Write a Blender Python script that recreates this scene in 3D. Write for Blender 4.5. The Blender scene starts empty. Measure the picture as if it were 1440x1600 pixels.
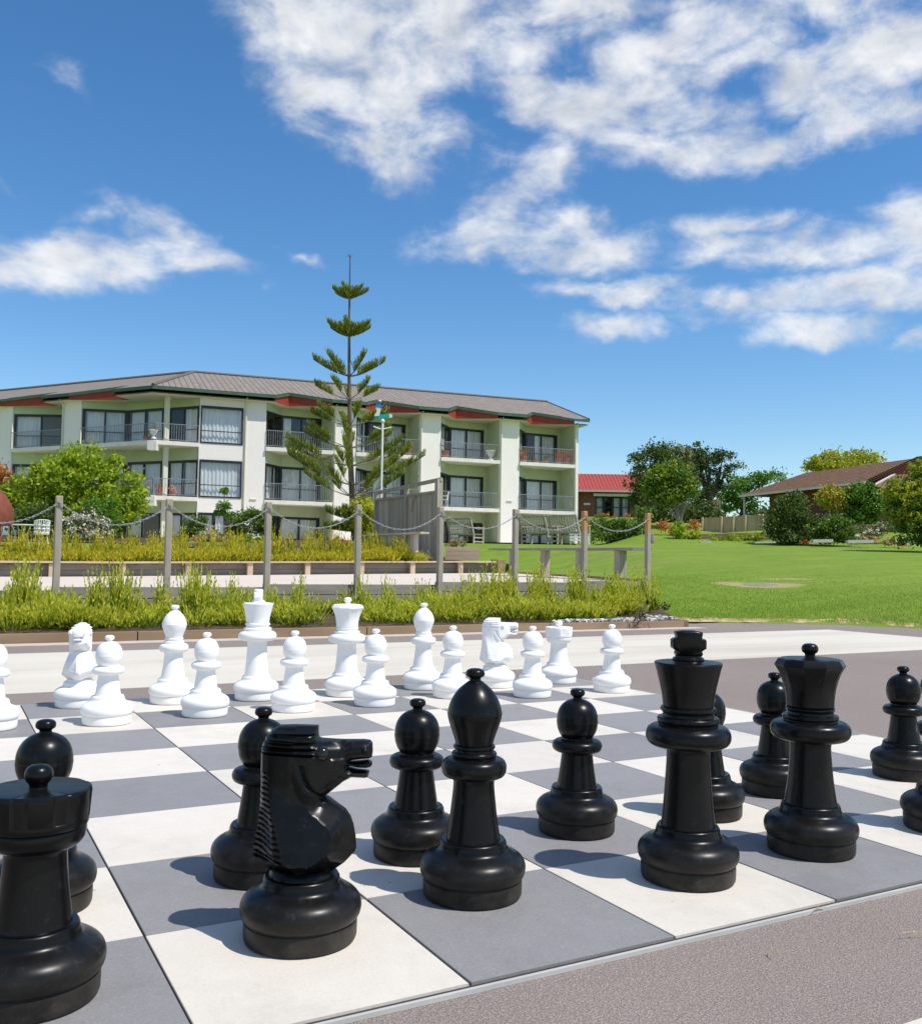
import bpy, bmesh, math, random
import numpy as np
from mathutils import Vector, Matrix, geometry
R = math.radians
sc = bpy.context.scene
COL = sc.collection

# ------------------------------------------------------------------ camera
CAMP = Vector((0.09468, -1.58985, 0.78952))
RT3 = Vector((0.8767314, -0.4807422, 0.0151299))
UP3 = Vector((-0.0392770, -0.0402073, 0.9984191))
FW3 = Vector((0.4793739, 0.8759396, 0.0541331))
FPX = 1481.27
cd = bpy.data.cameras.new('camera')
cam = bpy.data.objects.new('camera', cd); COL.objects.link(cam)
m = Matrix((RT3, UP3, -FW3)).transposed().to_4x4(); m.translation = CAMP
cam.matrix_world = m
cd.sensor_fit = 'VERTICAL'; cd.sensor_height = 36.0; cd.lens = 36.0 * FPX / 1600.0
cd.clip_start = 0.05; cd.clip_end = 3000
sc.camera = cam
FH = Vector((0.48007782, 0.8772259, 0)); RH = Vector((0.8772259, -0.48007782, 0))

# ------------------------------------------------------------------ sun, exposure
SUN_AZ = R(144.0); SUN_EL = R(59.0)
sd = bpy.data.lights.new('sun', 'SUN'); sd.energy = 4.2; sd.angle = R(0.5); sd.color = (1.0, 0.965, 0.91)
sun = bpy.data.objects.new('sun', sd); COL.objects.link(sun)
sdir = Vector((math.sin(SUN_AZ)*math.cos(SUN_EL), math.cos(SUN_AZ)*math.cos(SUN_EL), math.sin(SUN_EL)))
sun.rotation_euler = (-sdir).to_track_quat('-Z', 'Y').to_euler(); sun.location = sdir*100
sc.view_settings.view_transform = 'Standard'; sc.view_settings.look = 'None'
sc.view_settings.exposure = 0.18; sc.view_settings.gamma = 1.0; sc.view_settings.use_curve_mapping = False

# ------------------------------------------------------------------ world: sky and clouds
def build_world():
    w = bpy.data.worlds.new('World'); sc.world = w; w.use_nodes = True
    nt = w.node_tree; N = nt.nodes; L = nt.links; N.clear()
    out = N.new('ShaderNodeOutputWorld')
    sky = N.new('ShaderNodeTexSky'); sky.sky_type = 'NISHITA'; sky.sun_disc = False
    sky.sun_elevation = SUN_EL; sky.sun_rotation = SUN_AZ; sky.altitude = 0
    sky.air_density = 1.0; sky.dust_density = 0.25; sky.ozone_density = 2.8
    hs = N.new('ShaderNodeHueSaturation'); hs.inputs['Hue'].default_value = 0.5
    hs.inputs['Saturation'].default_value = 1.27; hs.inputs['Value'].default_value = 1.0
    L.new(sky.outputs[0], hs.inputs['Color'])
    b1 = N.new('ShaderNodeBackground'); b1.inputs[1].default_value = 0.135
    L.new(hs.outputs[0], b1.inputs[0])
    tc = N.new('ShaderNodeTexCoord')
    def dot(v):
        n = N.new('ShaderNodeVectorMath'); n.operation = 'DOT_PRODUCT'
        L.new(tc.outputs['Generated'], n.inputs[0]); n.inputs[1].default_value = v; return n.outputs['Value']
    def M(op, a, b=None, c=None):
        n = N.new('ShaderNodeMath'); n.operation = op
        for i, x in enumerate((a, b, c)):
            if x is None: continue
            if isinstance(x, (int, float)): n.inputs[i].default_value = x
            else: L.new(x, n.inputs[i])
        return n.outputs[0]
    az = M('MULTIPLY', M('ARCTAN2', dot(RH), dot(FH)), 57.2958)
    el = M('MULTIPLY', M('ARCSINE', dot((0, 0, 1))), 57.2958)
    cb = N.new('ShaderNodeCombineXYZ'); L.new(az, cb.inputs[0]); L.new(el, cb.inputs[1])
    P = cb.outputs[0]
    def noise(scale, detail, rough, dist=0.0, off=(0, 0, 0), sx=1.0, sy=1.0, src=None):
        mp = N.new('ShaderNodeMapping'); mp.inputs['Location'].default_value = off
        mp.inputs['Scale'].default_value = (sx, sy, 1); L.new(src or P, mp.inputs[0])
        n = N.new('ShaderNodeTexNoise'); n.inputs['Scale'].default_value = scale
        n.inputs['Detail'].default_value = detail; n.inputs['Roughness'].default_value = rough
        n.inputs['Distortion'].default_value = dist; L.new(mp.outputs[0], n.inputs['Vector'])
        return n
    # warp the direction a little so the cloud outlines are ragged
    wn = noise(0.16, 4, 0.6)
    wv = N.new('ShaderNodeVectorMath'); wv.operation = 'MULTIPLY_ADD'
    L.new(wn.outputs['Color'], wv.inputs[0]); wv.inputs[1].default_value = (5.0, 3.4, 0); 
    sub = N.new('ShaderNodeVectorMath'); sub.operation = 'SUBTRACT'; L.new(P, sub.inputs[0]); sub.inputs[1].default_value = (2.5, 1.7, 0)
    L.new(sub.outputs[0], wv.inputs[2])
    PW = wv.outputs[0]
    blobs = CLOUDS
    def azel(px, py):
        d = RT3*((px-720)/FPX) - UP3*((py-800)/FPX) + FW3; d.normalize()
        return math.degrees(math.atan2(d.dot(RH), d.dot(FH))), math.degrees(math.asin(d.z))
    acc = None
    for (px, py, rx, ry, rot, wgt) in blobs:
        a, e = azel(px, py)
        mp = N.new('ShaderNodeMapping'); mp.vector_type = 'TEXTURE'
        mp.inputs['Location'].default_value = (a, e, 0)
        mp.inputs['Rotation'].default_value = (0, 0, R(-rot))
        mp.inputs['Scale'].default_value = (rx*0.0375, ry*0.036, 1)
        L.new(PW, mp.inputs[0])
        ln = N.new('ShaderNodeVectorMath'); ln.operation = 'LENGTH'; L.new(mp.outputs[0], ln.inputs[0])
        f = M('MULTIPLY', M('SUBTRACT', 1.25, ln.outputs['Value']), wgt)
        acc = f if acc is None else M('MAXIMUM', acc, f)
    acc = M('MINIMUM', M('MAXIMUM', acc, -0.6), 0.75)
    # unseen broken cloud added outside this view to whiten the ambient light
    away = M('MAXIMUM', M('SUBTRACT', M('ABSOLUTE', az), 40.0), M('SUBTRACT', el, 40.0))
    away = M('MINIMUM', M('MAXIMUM', M('MULTIPLY', away, 0.07), 0.0), 0.95)
    acc = M('ADD', acc, away)
    n1 = noise(0.30, 8, 0.55, 0.35, (3.1, 7.7, 0), 0.75, 1.25).outputs['Fac']
    n2 = noise(1.6, 6, 0.6, 0.2, (1.1, 2.7, 0), 0.7, 1.3).outputs['Fac']
    dens = M('ADD', acc, M('MULTIPLY', M('SUBTRACT', n1, 0.5), 2.1))
    dens = M('ADD', dens, M('MULTIPLY', M('SUBTRACT', n2, 0.5), 0.35))
    mr = N.new('ShaderNodeMapRange'); mr.interpolation_type = 'SMOOTHERSTEP'
    L.new(dens, mr.inputs['Value'])
    mr.inputs['From Min'].default_value = -0.06; mr.inputs['From Max'].default_value = 1.25
    mask = M('MULTIPLY', mr.outputs[0], 0.96)
    # cloud brightness: the thick middle of a cloud is greyer below than on its sunlit top
    n3 = noise(0.30, 5, 0.55, 0.3, (9.1, 4.6, 0), 0.8, 1.3).outputs['Fac']
    cr = N.new('ShaderNodeValToRGB'); L.new(n3, cr.inputs[0])
    cr.color_ramp.elements[0].position = 0.32; cr.color_ramp.elements[0].color = (0.56, 0.59, 0.64, 1)
    cr.color_ramp.elements[1].position = 0.60; cr.color_ramp.elements[1].color = (0.84, 0.85, 0.86, 1)
    b2 = N.new('ShaderNodeBackground'); L.new(cr.outputs[0], b2.inputs[0]); b2.inputs[1].default_value = 1.0
    mx = N.new('ShaderNodeMixShader'); L.new(mask, mx.inputs[0]); L.new(b1.outputs[0], mx.inputs[1]); L.new(b2.outputs[0], mx.inputs[2])
    L.new(mx.outputs[0], out.inputs[0])
# the clouds of the day: a direction (as seen from the plaza), two sizes, a tilt, a weight
CLOUDS = [
 (450,20,110,90,0,1.0),(560,90,170,120,20,1.25),(600,190,130,80,30,1.1),(640,50,190,110,0,1.2),(780,60,120,110,0,.8),
 (880,160,200,60,15,1.0),(1040,190,190,60,10,1.1),(1150,220,150,40,0,.8),(960,70,160,70,25,.75),(1150,40,260,60,-5,1.05),
 (1330,110,150,70,-15,1.1),(1330,190,150,45,-5,1.0),(1420,60,90,60,0,.9),(900,10,400,30,0,.8),
 (830,290,140,60,-35,.75),(760,360,120,40,-10,.9),(900,370,140,55,10,1.1),(1130,350,130,26,0,.75),(1190,385,150,40,0,.95),(1330,390,120,40,0,.9),(1430,370,80,60,-20,.9),
 (970,445,130,22,0,.95),(1110,470,110,28,12,.85),(960,500,70,26,0,.85),(1310,460,190,38,-5,1.05),(1270,522,120,30,0,1.0),(1425,520,50,20,-30,.8),
 (120,410,170,46,-12,1.1),(250,375,130,40,10,.9),(60,400,120,30,0,.7),(475,398,46,13,10,.55),(5,270,60,16,30,.42),(100,125,40,12,30,.12)]
build_world()

# ------------------------------------------------------------------ coordinate helpers
def ray(px, py):
    return RT3*((px-720)/FPX) - UP3*((py-800)/FPX) + FW3
def P(px, py, D):
    """point seen at (px, py) of the photograph, D metres ahead of the viewer"""
    d = ray(px, py); return CAMP + d*(D/d.dot(FH))
def hit(px, py, z=0.0):
    d = ray(px, py); return CAMP + d*((z-CAMP.z)/d.z)
def RD(r, D, z=0.0):
    v = Vector((CAMP.x, CAMP.y, 0)) + RH*r + FH*D; v.z = z; return v
def toRD(x, y):
    v = Vector((x-CAMP.x, y-CAMP.y, 0)); return v.dot(RH), v.dot(FH)
def lerp(a, b, t): return a + (b-a)*t
def interp(x, pts):
    if x <= pts[0][0]: return pts[0][1]
    for (a, b), (c, d) in zip(pts, pts[1:]):
        if x <= c: return b + (d-b)*(x-a)/(c-a)
    return pts[-1][1]
def court_z(x, y):
    r, D = toRD(x, y); return 0.37 + 0.018*max(-6.0, min(8.5, r+5))
def court_edge(y): return lerp(10.76, 17.3, (y-11.2)/15.2)
def profile(r, D):
    D0 = interp(r, [(3.1, 13.75), (5.4, 13.8), (6.4, 13.1), (14, 8)])
    near = 0.03 + 1.57*(D-D0)/(38.0-D0)
    left = interp(D, [(38, 1.6), (55, 1.96), (90, 2.2), (400, 2.2)])
    right = interp(D, [(38, 1.6), (44, 1.75), (47, 1.9), (54, 2.75), (62, 3.95), (80, 4.9), (120, 5.4), (400, 5.6)])
    t = min(1, max(0, (r-7.5)/3.0)); t = t*t*(3-2*t)
    return near if D < 38 else lerp(left, right, t)
def bound(y):
    return interp(y, [(8.0, 8.72), (8.55, 9.0), (11.1, 10.65), (11.2, 10.76), (26.6, court_edge(26.6))])
def rise(x, y):
    """land height around the court: level with its edge, then climbing back to the general slope"""
    r, D = toRD(x, y); z = profile(r, D)
    if y < 11.2 or D > 45: return z
    t = min(1, max(0, (y-27.3)/7.0)); f = min(1, max(0, (bound(y)+5.0-x)/5.0)); f = f*f*(3-2*f)
    if x <= bound(y): q = court_z(x, 26)+.33
    else: u = min(1, max(0, (y-24.0)/3.0)); q = court_z(bound(y), y)+.03+.3*u*u*(3-2*u)
    f *= min(1, (y-11.2)/3.0)
    return lerp(z, lerp(q, z, t*t*(3-2*t)), f)
def ground(x, y):
    """height of what one stands on at x, y"""
    r, D = toRD(x, y)
    if y < 8.0 and D < 13.9: return 0.0
    if y < 11.15 and x < 9.7: return 0.1 + 0.04*(y-8)
    if y < 26.3 and x < court_edge(y) and y > 11.15: return court_z(x, y)
    return rise(x, y)

# ------------------------------------------------------------------ materials
class Mat:
    def __init__(s, name):
        s.m = bpy.data.materials.new(name); s.m.use_nodes = True
        s.nt = s.m.node_tree; s.N = s.nt.nodes; s.L = s.nt.links
        s.b = s.N['Principled BSDF']; s.out = s.N['Material Output']
        s.tc = s.N.new('ShaderNodeTexCoord')
    def noise(s, scale, detail=4, rough=.55, coord='Object', sc=(1, 1, 1), dist=0):
        mp = s.N.new('ShaderNodeMapping'); mp.inputs['Scale'].default_value = sc
        s.L.new(s.tc.outputs[coord], mp.inputs[0])
        n = s.N.new('ShaderNodeTexNoise'); n.inputs['Scale'].default_value = scale
        n.inputs['Detail'].default_value = detail; n.inputs['Roughness'].default_value = rough
        n.inputs['Distortion'].default_value = dist
        s.L.new(mp.outputs[0], n.inputs['Vector']); return n.outputs['Fac']
    def ramp(s, fac, stops):
        c = s.N.new('ShaderNodeValToRGB'); s.L.new(fac, c.inputs[0])
        e = c.color_ramp.elements
        while len(e) < len(stops): e.new(0.5)
        for k, (p, col) in zip(e, stops): k.position = p; k.color = (*col, 1)
        return c.outputs[0]
    def mix(s, fac, a, b, mode='MIX'):
        n = s.N.new('ShaderNodeMix'); n.data_type = 'RGBA'; n.blend_type = mode
        for i, x in ((0, fac), (6, a), (7, b)):
            if isinstance(x, (int, float)): n.inputs[i].default_value = x
            elif isinstance(x, tuple): n.inputs[i].default_value = (*x, 1)
            else: s.L.new(x, n.inputs[i])
        return n.outputs[2]
    def math(s, op, a, b=0.0):
        n = s.N.new('ShaderNodeMath'); n.operation = op
        for i, x in enumerate((a, b)):
            if isinstance(x, (int, float)): n.inputs[i].default_value = x
            else: s.L.new(x, n.inputs[i])
        return n.outputs[0]
    def col(s, x):
        if isinstance(x, tuple): s.b.inputs['Base Color'].default_value = (*x, 1)
        else: s.L.new(x, s.b.inputs['Base Color'])
        return s
    def rough(s, x):
        if isinstance(x, (int, float)): s.b.inputs['Roughness'].default_value = x
        else: s.L.new(x, s.b.inputs['Roughness'])
        return s
    def spec(s, x): s.b.inputs['Specular IOR Level'].default_value = x; return s
    def bump(s, h, strength=.3, dist=.01):
        n = s.N.new('ShaderNodeBump'); n.inputs['Strength'].default_value = strength
        n.inputs['Distance'].default_value = dist; s.L.new(h, n.inputs['Height'])
        s.L.new(n.outputs[0], s.b.inputs['Normal']); return s

def m_plain(name, c, rough=.6, var=.12, scale=6, spec=.4, bump=0.0):
    k = Mat(name); f = k.noise(scale, 5)
    a = tuple(x*(1-var) for x in c); b = tuple(min(1, x*(1+var)) for x in c)
    k.col(k.ramp(f, [(.3, a), (.7, b)])).rough(rough).spec(spec)
    if bump: k.bump(k.noise(scale*6, 3), bump)
    return k.m
def m_leaf(name, c1, c2, c3, trans=.42, rough=.55):
    k = Mat(name); g = k.N.new('ShaderNodeNewGeometry')
    rnd = g.outputs['Random Per Island']
    f = k.math('ADD', k.math('MULTIPLY', rnd, .6), k.math('MULTIPLY', k.noise(1.3, 2), .45))
    c = k.ramp(f, [(.12, c1), (.5, c2), (.88, c3)])
    k.col(c).rough(rough).spec(.3)
    t = k.N.new('ShaderNodeBsdfTranslucent'); k.L.new(c, t.inputs[0])
    mx = k.N.new('ShaderNodeMixShader'); mx.inputs[0].default_value = trans
    k.L.new(k.b.outputs[0], mx.inputs[1]); k.L.new(t.outputs[0], mx.inputs[2]); k.L.new(mx.outputs[0], k.out.inputs[0])
    return k.m
def m_wood(name, c1, c2, scale=8, stretch=(1, 1, .08), rough=.8, lichen=False):
    k = Mat(name); f = k.noise(scale, 6, .65, sc=stretch, dist=.6); g = k.noise(scale*.25, 3)
    c = k.mix(.35, k.ramp(f, [(.32, c1), (.66, c2)]), k.ramp(g, [(.3, c1), (.7, c2)]))
    if lichen:
        sp = k.N.new('ShaderNodeSeparateXYZ'); k.L.new(k.tc.outputs['Object'], sp.inputs[0])
        m = k.math('MULTIPLY', k.math('SUBTRACT', sp.outputs['Z'], lichen), 6.0)
        m = k.math('ADD', m, k.math('MULTIPLY', k.math('SUBTRACT', k.noise(9, 4), .55), 3.0))
        m = k.math('MINIMUM', k.math('MAXIMUM', m, 0.0), .75)
        c = k.mix(m, c, (.50, .22, .045))
    k.col(c).rough(rough).spec(.25).bump(f, .35, .004)
    return k.m

def make_mats():
    d = {}
    # moulded plastic of the chess pieces
    k = Mat('black_plastic')
    dust = k.noise(14, 8, .7); big = k.noise(2.5, 4)
    sp = k.N.new('ShaderNodeSeparateXYZ'); k.L.new(k.tc.outputs['Object'], sp.inputs[0])
    low = k.math('MINIMUM', k.math('MAXIMUM', k.math('SUBTRACT', 1.0, k.math('MULTIPLY', sp.outputs['Z'], 9.0)), 0.0), 1.0)
    sc_ = k.ramp(k.noise(55, 5, .7), [(.58, (0, 0, 0)), (.75, (1, 1, 1))])
    dirt = k.math('MULTIPLY', k.math('MULTIPLY', k.ramp(dust, [(.35, (.15, .15, .15)), (.7, (1, 1, 1))]), .62), low)
    dirt = k.math('ADD', dirt, k.math('MULTIPLY', k.ramp(big, [(.5, (0, 0, 0)), (.75, (1, 1, 1))]), .04))
    c = k.mix(dirt, (.004, .004, .0042), (.085, .072, .058))
    scr = k.math('MULTIPLY', k.math('MULTIPLY', sc_, big), .13)
    c = k.mix(scr, c, (.25, .25, .24))
    k.col(c).rough(k.math('ADD', .22, k.math('ADD', k.math('MULTIPLY', dust, .14), k.math('MULTIPLY', low, .18)))).spec(.5)
    k.bump(k.noise(30, 3), .06, .002); k.spec(.22); d['black'] = k.m
    k = Mat('white_plastic')
    dust = k.noise(9, 6, .65)
    k.col(k.ramp(dust, [(.3, (.86, .84, .81)), (.6, (.90, .89, .865))])).rough(.38).spec(.4); d['white'] = k.m
    d['eye'] = m_plain('black_gloss', (.01, .01, .011), .15, .05)
    # pavings
    def tile(name, a, b, sp):
        k = Mat(name); f = k.noise(1.3, 6, .6); g = k.noise(170, 3, .7); h = k.noise(14, 5, .6)
        c = k.mix(.5, k.ramp(f, [(.3, a), (.7, b)]), k.ramp(h, [(.3, a), (.7, b)]))
        c = k.mix(k.math('MULTIPLY', k.ramp(g, [(.52, (0, 0, 0)), (.74, (1, 1, 1))]), .28), c, sp)
        c = k.mix(k.math('MULTIPLY', k.ramp(g, [(.28, (1, 1, 1)), (.42, (0, 0, 0))]), .22), c, tuple(x*.45 for x in a))
        geo = k.N.new('ShaderNodeNewGeometry')
        hv = k.N.new('ShaderNodeHueSaturation'); k.L.new(c, hv.inputs['Color']); k.L.new(k.math('ADD', .93, k.math('MULTIPLY', geo.outputs['Random Per Island'], .13)), hv.inputs['Value'])
        st = k.ramp(k.noise(2.7, 7, .72, dist=.8), [(.50, (0, 0, 0)), (.70, (1, 1, 1))])
        c = k.mix(k.math('MULTIPLY', st, .26), hv.outputs[0], tuple(x*.55 for x in a))
        sp_ = k.ramp(k.noise(46, 2, .4), [(.76, (0, 0, 0)), (.79, (1, 1, 1))])
        c = k.mix(k.math('MULTIPLY', sp_, .5), c, (.08, .06, .05))
        k.col(c).rough(.62).spec(.35).bump(g, .12, .002); return k.m
    d['tile_dark'] = tile('grey_rubber_tile', (.214, .206, .203), (.248, .239, .235), (.45, .45, .48))
    d['tile_light'] = tile('cream_rubber_tile', (.585, .532, .455), (.645, .592, .512), (.80, .78, .74))
    d['trim'] = m_plain('pale_edge_strip', (.46, .45, .42), .6)
    d['gap'] = m_plain('dark_joint', (.05, .04, .035), .9)
    k = Mat('asphalt')
    g = k.noise(210, 3, .75); g2 = k.noise(420, 2, .6); big = k.noise(.6, 5, .6)
    c = k.ramp(g, [(.36, (.09, .068, .058)), (.5, (.21, .172, .15)), (.64, (.50, .43, .38))])
    c = k.mix(.4, c, k.ramp(g2, [(.38, (.10, .072, .06)), (.62, (.42, .34, .295))]))
    c = k.mix(.35, c, k.ramp(big, [(.3, (.175, .148, .132)), (.7, (.265, .228, .206))]))
    k.col(c).rough(.9).spec(.2).bump(g, .6, .004); d['asphalt'] = k.m
    k = Mat('cream_concrete')
    f = k.noise(.9, 7, .65, sc=(.25, 1.6, 1)); g = k.noise(45, 3)
    c = k.ramp(f, [(.33, (.47, .42, .35)), (.5, (.59, .54, .45)), (.7, (.66, .61, .53))])
    c = k.mix(.25, c, k.ramp(g, [(.3, (.44, .4, .33)), (.7, (.64, .6, .52))]))
    k.col(c).rough(.85).spec(.2); d['concrete'] = k.m
    d['pink_strip'] = m_plain('kerb_apron', (.50, .42, .36), .85, .1, 8)
    k = Mat('court_gravel')
    g = k.noise(28, 4, .75, sc=(1, 1, 1)); f = k.noise(.7, 4)
    c = k.mix(.4, k.ramp(g, [(.35, (.44, .36, .29)), (.65, (.78, .68, .59))]), k.ramp(f, [(.3, (.55, .46, .38)), (.7, (.66, .57, .48))]))
    k.col(c).rough(.95).spec(.1); d['gravel'] = k.m
    k = Mat('soil'); g = k.noise(18, 5, .7); k.col(k.ramp(g, [(.3, (.035, .025, .016)), (.7, (.13, .095, .06))])).rough(.95).spec(.1); d['soil'] = k.m
    k = Mat('pebble'); g = k.N.new('ShaderNodeNewGeometry')
    k.col(k.ramp(g.outputs['Random Per Island'], [(.1, (.13, .12, .11)), (.5, (.36, .34, .32)), (.9, (.64, .62, .59))])).rough(.75); d['pebble'] = k.m
    # lawn
    k = Mat('lawn')
    a = k.noise(.28, 5, .6, sc=(1, 1, 1), dist=.5); b = k.noise(3.2, 5, .7); c_ = k.noise(26, 6, .85); s_ = k.noise(.9, 5, .65, sc=(.35, 1.4, 1))
    c = k.ramp(b, [(.3, (.09, .155, .014)), (.52, (.152, .228, .020)), (.72, (.225, .29, .036))])
    c = k.mix(.5, c, k.ramp(c_, [(.36, (.045, .11, .008)), (.64, (.26, .36, .045))]))
    c = k.mix(k.ramp(s_, [(.46, (0, 0, 0)), (.66, (.85, .85, .85))]), c, (.20, .28, .035))
    c = k.mix(k.ramp(a, [(.54, (0, 0, 0)), (.75, (.55, .55, .55))]), c, (.235, .215, .075))
    # worn bare soil round the drain
    ragged = k.noise(2.6, 6, .7)
    for (px, py, D_, ax, ay) in ((1186, 919, 19.5, .95, .62), (1222, 911, 21.0, .62, .30), (1136, 916, 20.0, .35, .22)):
        c0 = P(px, py, D_); mp = k.N.new('ShaderNodeMapping'); mp.vector_type = 'TEXTURE'; mp.inputs['Location'].default_value = (c0.x, c0.y, 0)
        mp.inputs['Rotation'].default_value = (0, 0, math.atan2(RH.y, RH.x)); mp.inputs['Scale'].default_value = (ax, ay, 1000.0)
        k.L.new(k.tc.outputs['Object'], mp.inputs[0]); ln = k.N.new('ShaderNodeVectorMath'); ln.operation = 'LENGTH'; k.L.new(mp.outputs[0], ln.inputs[0])
        f = k.math('ADD', k.math('SUBTRACT', 1.0, ln.outputs['Value']), k.math('MULTIPLY', k.math('SUBTRACT', ragged, .5), 1.6))
        f = k.math('MINIMUM', k.math('MAXIMUM', k.math('MULTIPLY', f, 4.0), 0.0), .9)
        c = k.mix(f, c, k.ramp(c_, [(.3, (.24, .17, .08)), (.7, (.50, .38, .22))]))
    k.col(c).rough(.85).spec(.15).bump(c_, .5, .03); d['lawn'] = k.m
    d['dirt'] = m_plain('bare_dirt', (.40, .30, .15), .95, .4, 6)
    # timbers
    d['post'] = m_wood('weathered_post', (.25, .215, .165), (.48, .43, .345), 14)
    d['post_tip'] = m_wood('weathered_post_orange_tip', (.25, .215, .165), (.48, .43, .345), 14, lichen=1.50)
    d['post_lichen'] = m_wood('weathered_post_orange_lichen', (.25, .215, .165), (.48, .43, .345), 14, lichen=1.16)
    d['board'] = m_wood('grey_board', (.17, .155, .13), (.34, .315, .27), 6, (.12, .12, 1))
    d['kerb'] = m_wood('brown_kerb_timber', (.19, .125, .07), (.33, .24, .155), 5, (.1, .1, 1))
    d['cap'] = m_wood('pale_pine_cap', (.42, .29, .19), (.62, .48, .34), 5, (.1, .1, 1))
    d['screen'] = m_wood('grey_paling', (.30, .26, .215), (.58, .52, .45), 10, (1, 1, .06))
    k = Mat('grey_palings'); g = k.N.new('ShaderNodeNewGeometry'); f = k.noise(10, 6, .65, sc=(1, 1, .06), dist=.6)
    c = k.mix(.45, k.ramp(f, [(.3, (.26, .215, .16)), (.7, (.56, .49, .39))]), k.ramp(g.outputs['Random Per Island'], [(0, (.24, .20, .155)), (1, (.60, .52, .42))]))
    k.col(c).rough(.9).spec(.1).bump(f, .4, .004); d['palings'] = k.m
    d['bench'] = m_wood('whitewashed_wood', (.30, .265, .205), (.54, .49, .40), 9)
    d['pale_fence'] = m_wood('pale_fence', (.42, .30, .17), (.62, .49, .31), 7, (1, 1, .1))
    d['galv'] = m_plain('galvanised_chain', (.36, .36, .36), .5, .2, 30)
    d['metalwhite'] = m_plain('white_painted_metal', (.74, .74, .72), .45, .06)
    d['iron'] = m_plain('white_cast_iron', (.78, .78, .77), .5, .05)
    # building
    k = Mat('cream_render'); f = k.noise(.8, 5, .6, sc=(1, 1, .4)); g = k.noise(7, 3)
    k.col(k.mix(.3, k.ramp(f, [(.3, (.81, .755, .69)), (.7, (.88, .825, .765))]), k.ramp(g, [(.3, (.8, .75, .69)), (.7, (.88, .83, .77))]))).rough(.8).spec(.2); d['render'] = k.m
    d['green_render'] = m_plain('pale_green_render', (.47, .53, .34), .8, .07, 1.5)
    d['soffit'] = m_plain('cream_soffit', (.66, .64, .5), .8, .04)
    d['slab'] = m_plain('cream_slab_edge', (.74, .71, .62), .7, .08, 3)
    d['fascia'] = m_plain('green_fascia', (.06, .115, .075), .5, .15, 3)
    d['redboard'] = m_plain('red_board', (.30, .04, .018), .6, .2, 3)
    d['gazebo'] = m_plain('dark_red_roof', (.20, .055, .03), .7, .25, 5)
    d['frame'] = m_plain('dark_joinery', (.018, .02, .023), .4, .1)
    d['rail'] = m_plain('grey_railing', (.27, .28, .29), .45, .15)
    k = Mat('curtain'); f = k.noise(5, 3, sc=(1, 1, .15)); k.col(k.ramp(f, [(.3, (.80, .82, .85)), (.7, (.93, .94, .95))])).rough(.9)
    tr = k.N.new('ShaderNodeBsdfTranslucent'); tr.inputs[0].default_value = (.7, .72, .75, 1)
    mx = k.N.new('ShaderNodeMixShader'); mx.inputs[0].default_value = .2
    k.L.new(k.b.outputs[0], mx.inputs[1]); k.L.new(tr.outputs[0], mx.inputs[2]); k.L.new(mx.outputs[0], k.out.inputs[0]); d['curtain'] = k.m
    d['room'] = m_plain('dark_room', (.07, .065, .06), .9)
    k = Mat('window_glass'); k.N.remove(k.b)
    t = k.N.new('ShaderNodeBsdfTransparent'); t.inputs[0].default_value = (.97, .98, .98, 1)
    gl = k.N.new('ShaderNodeBsdfGlossy'); gl.inputs['Roughness'].default_value = .02
    fr = k.N.new('ShaderNodeLayerWeight'); fr.inputs['Blend'].default_value = .5
    mx = k.N.new('ShaderNodeMixShader'); k.L.new(k.math('ADD', k.math('MULTIPLY', k.math('POWER', fr.outputs['Facing'], 4.0), .6), .035), mx.inputs[0])
    k.L.new(t.outputs[0], mx.inputs[1]); k.L.new(gl.outputs[0], mx.inputs[2]); k.L.new(mx.outputs[0], k.out.inputs[0]); d['glass'] = k.m
    def tiles(name, c1, c2, c3, ms=.035):
        k = Mat(name)
        br = k.N.new('ShaderNodeTexBrick'); k.L.new(k.tc.outputs['UV'], br.inputs['Vector'])
        br.inputs['Scale'].default_value = 1.0; br.inputs['Brick Width'].default_value = .30; br.inputs['Row Height'].default_value = .36
        br.inputs['Mortar Size'].default_value = ms; br.inputs['Mortar Smooth'].default_value = .6; br.offset = 0.0
        br.inputs['Color1'].default_value = (*c1, 1); br.inputs['Color2'].default_value = (*c2, 1); br.inputs['Mortar'].default_value = (*c3, 1)
        br.inputs['Bias'].default_value = 0.0
        w = k.noise(1.0, 5, .7, coord='UV'); 
        c = k.mix(k.math('MULTIPLY', w, .55), br.outputs['Color'], tuple(x*.6 for x in c1))
        k.col(c).rough(.9).spec(.15).bump(k.math('SUBTRACT', 1.0, br.outputs['Fac']), .6, .04); return k.m
    d['rooftile'] = tiles('brown_grey_roof_tiles', (.31, .27, .235), (.24, .21, .185), (.13, .11, .095))
    d['browntile'] = tiles('red_brown_roof_tiles', (.30, .175, .10), (.21, .115, .065), (.055, .03, .02), .07)
    d['redroof'] = m_plain('red_metal_roof', (.36, .06, .04), .5, .08, 2)
    k = Mat('red_brick'); br = k.N.new('ShaderNodeTexBrick'); k.L.new(k.tc.outputs['Object'], br.inputs['Vector'])
    br.inputs['Scale'].default_value = 4; br.inputs['Color1'].default_value = (.26, .085, .04, 1); br.inputs['Color2'].default_value = (.19, .06, .03, 1); br.inputs['Mortar'].default_value = (.2, .13, .1, 1)
    k.col(br.outputs[0]).rough(.85); d['brick'] = k.m
    d['terracotta'] = m_plain('terracotta', (.42, .12, .05), .7, .12)
    d['blue'] = m_plain('blue_paint', (.02, .21, .62), .45, .05)
    d['teal'] = m_plain('teal_paint', (.01, .36, .27), .45, .05)
    d['skin'] = m_plain('painted_skin', (.5, .3, .2), .6, .05)
    d['bark'] = m_wood('bark', (.05, .038, .028), (.15, .115, .085), 5, (1, 1, .2))
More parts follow.
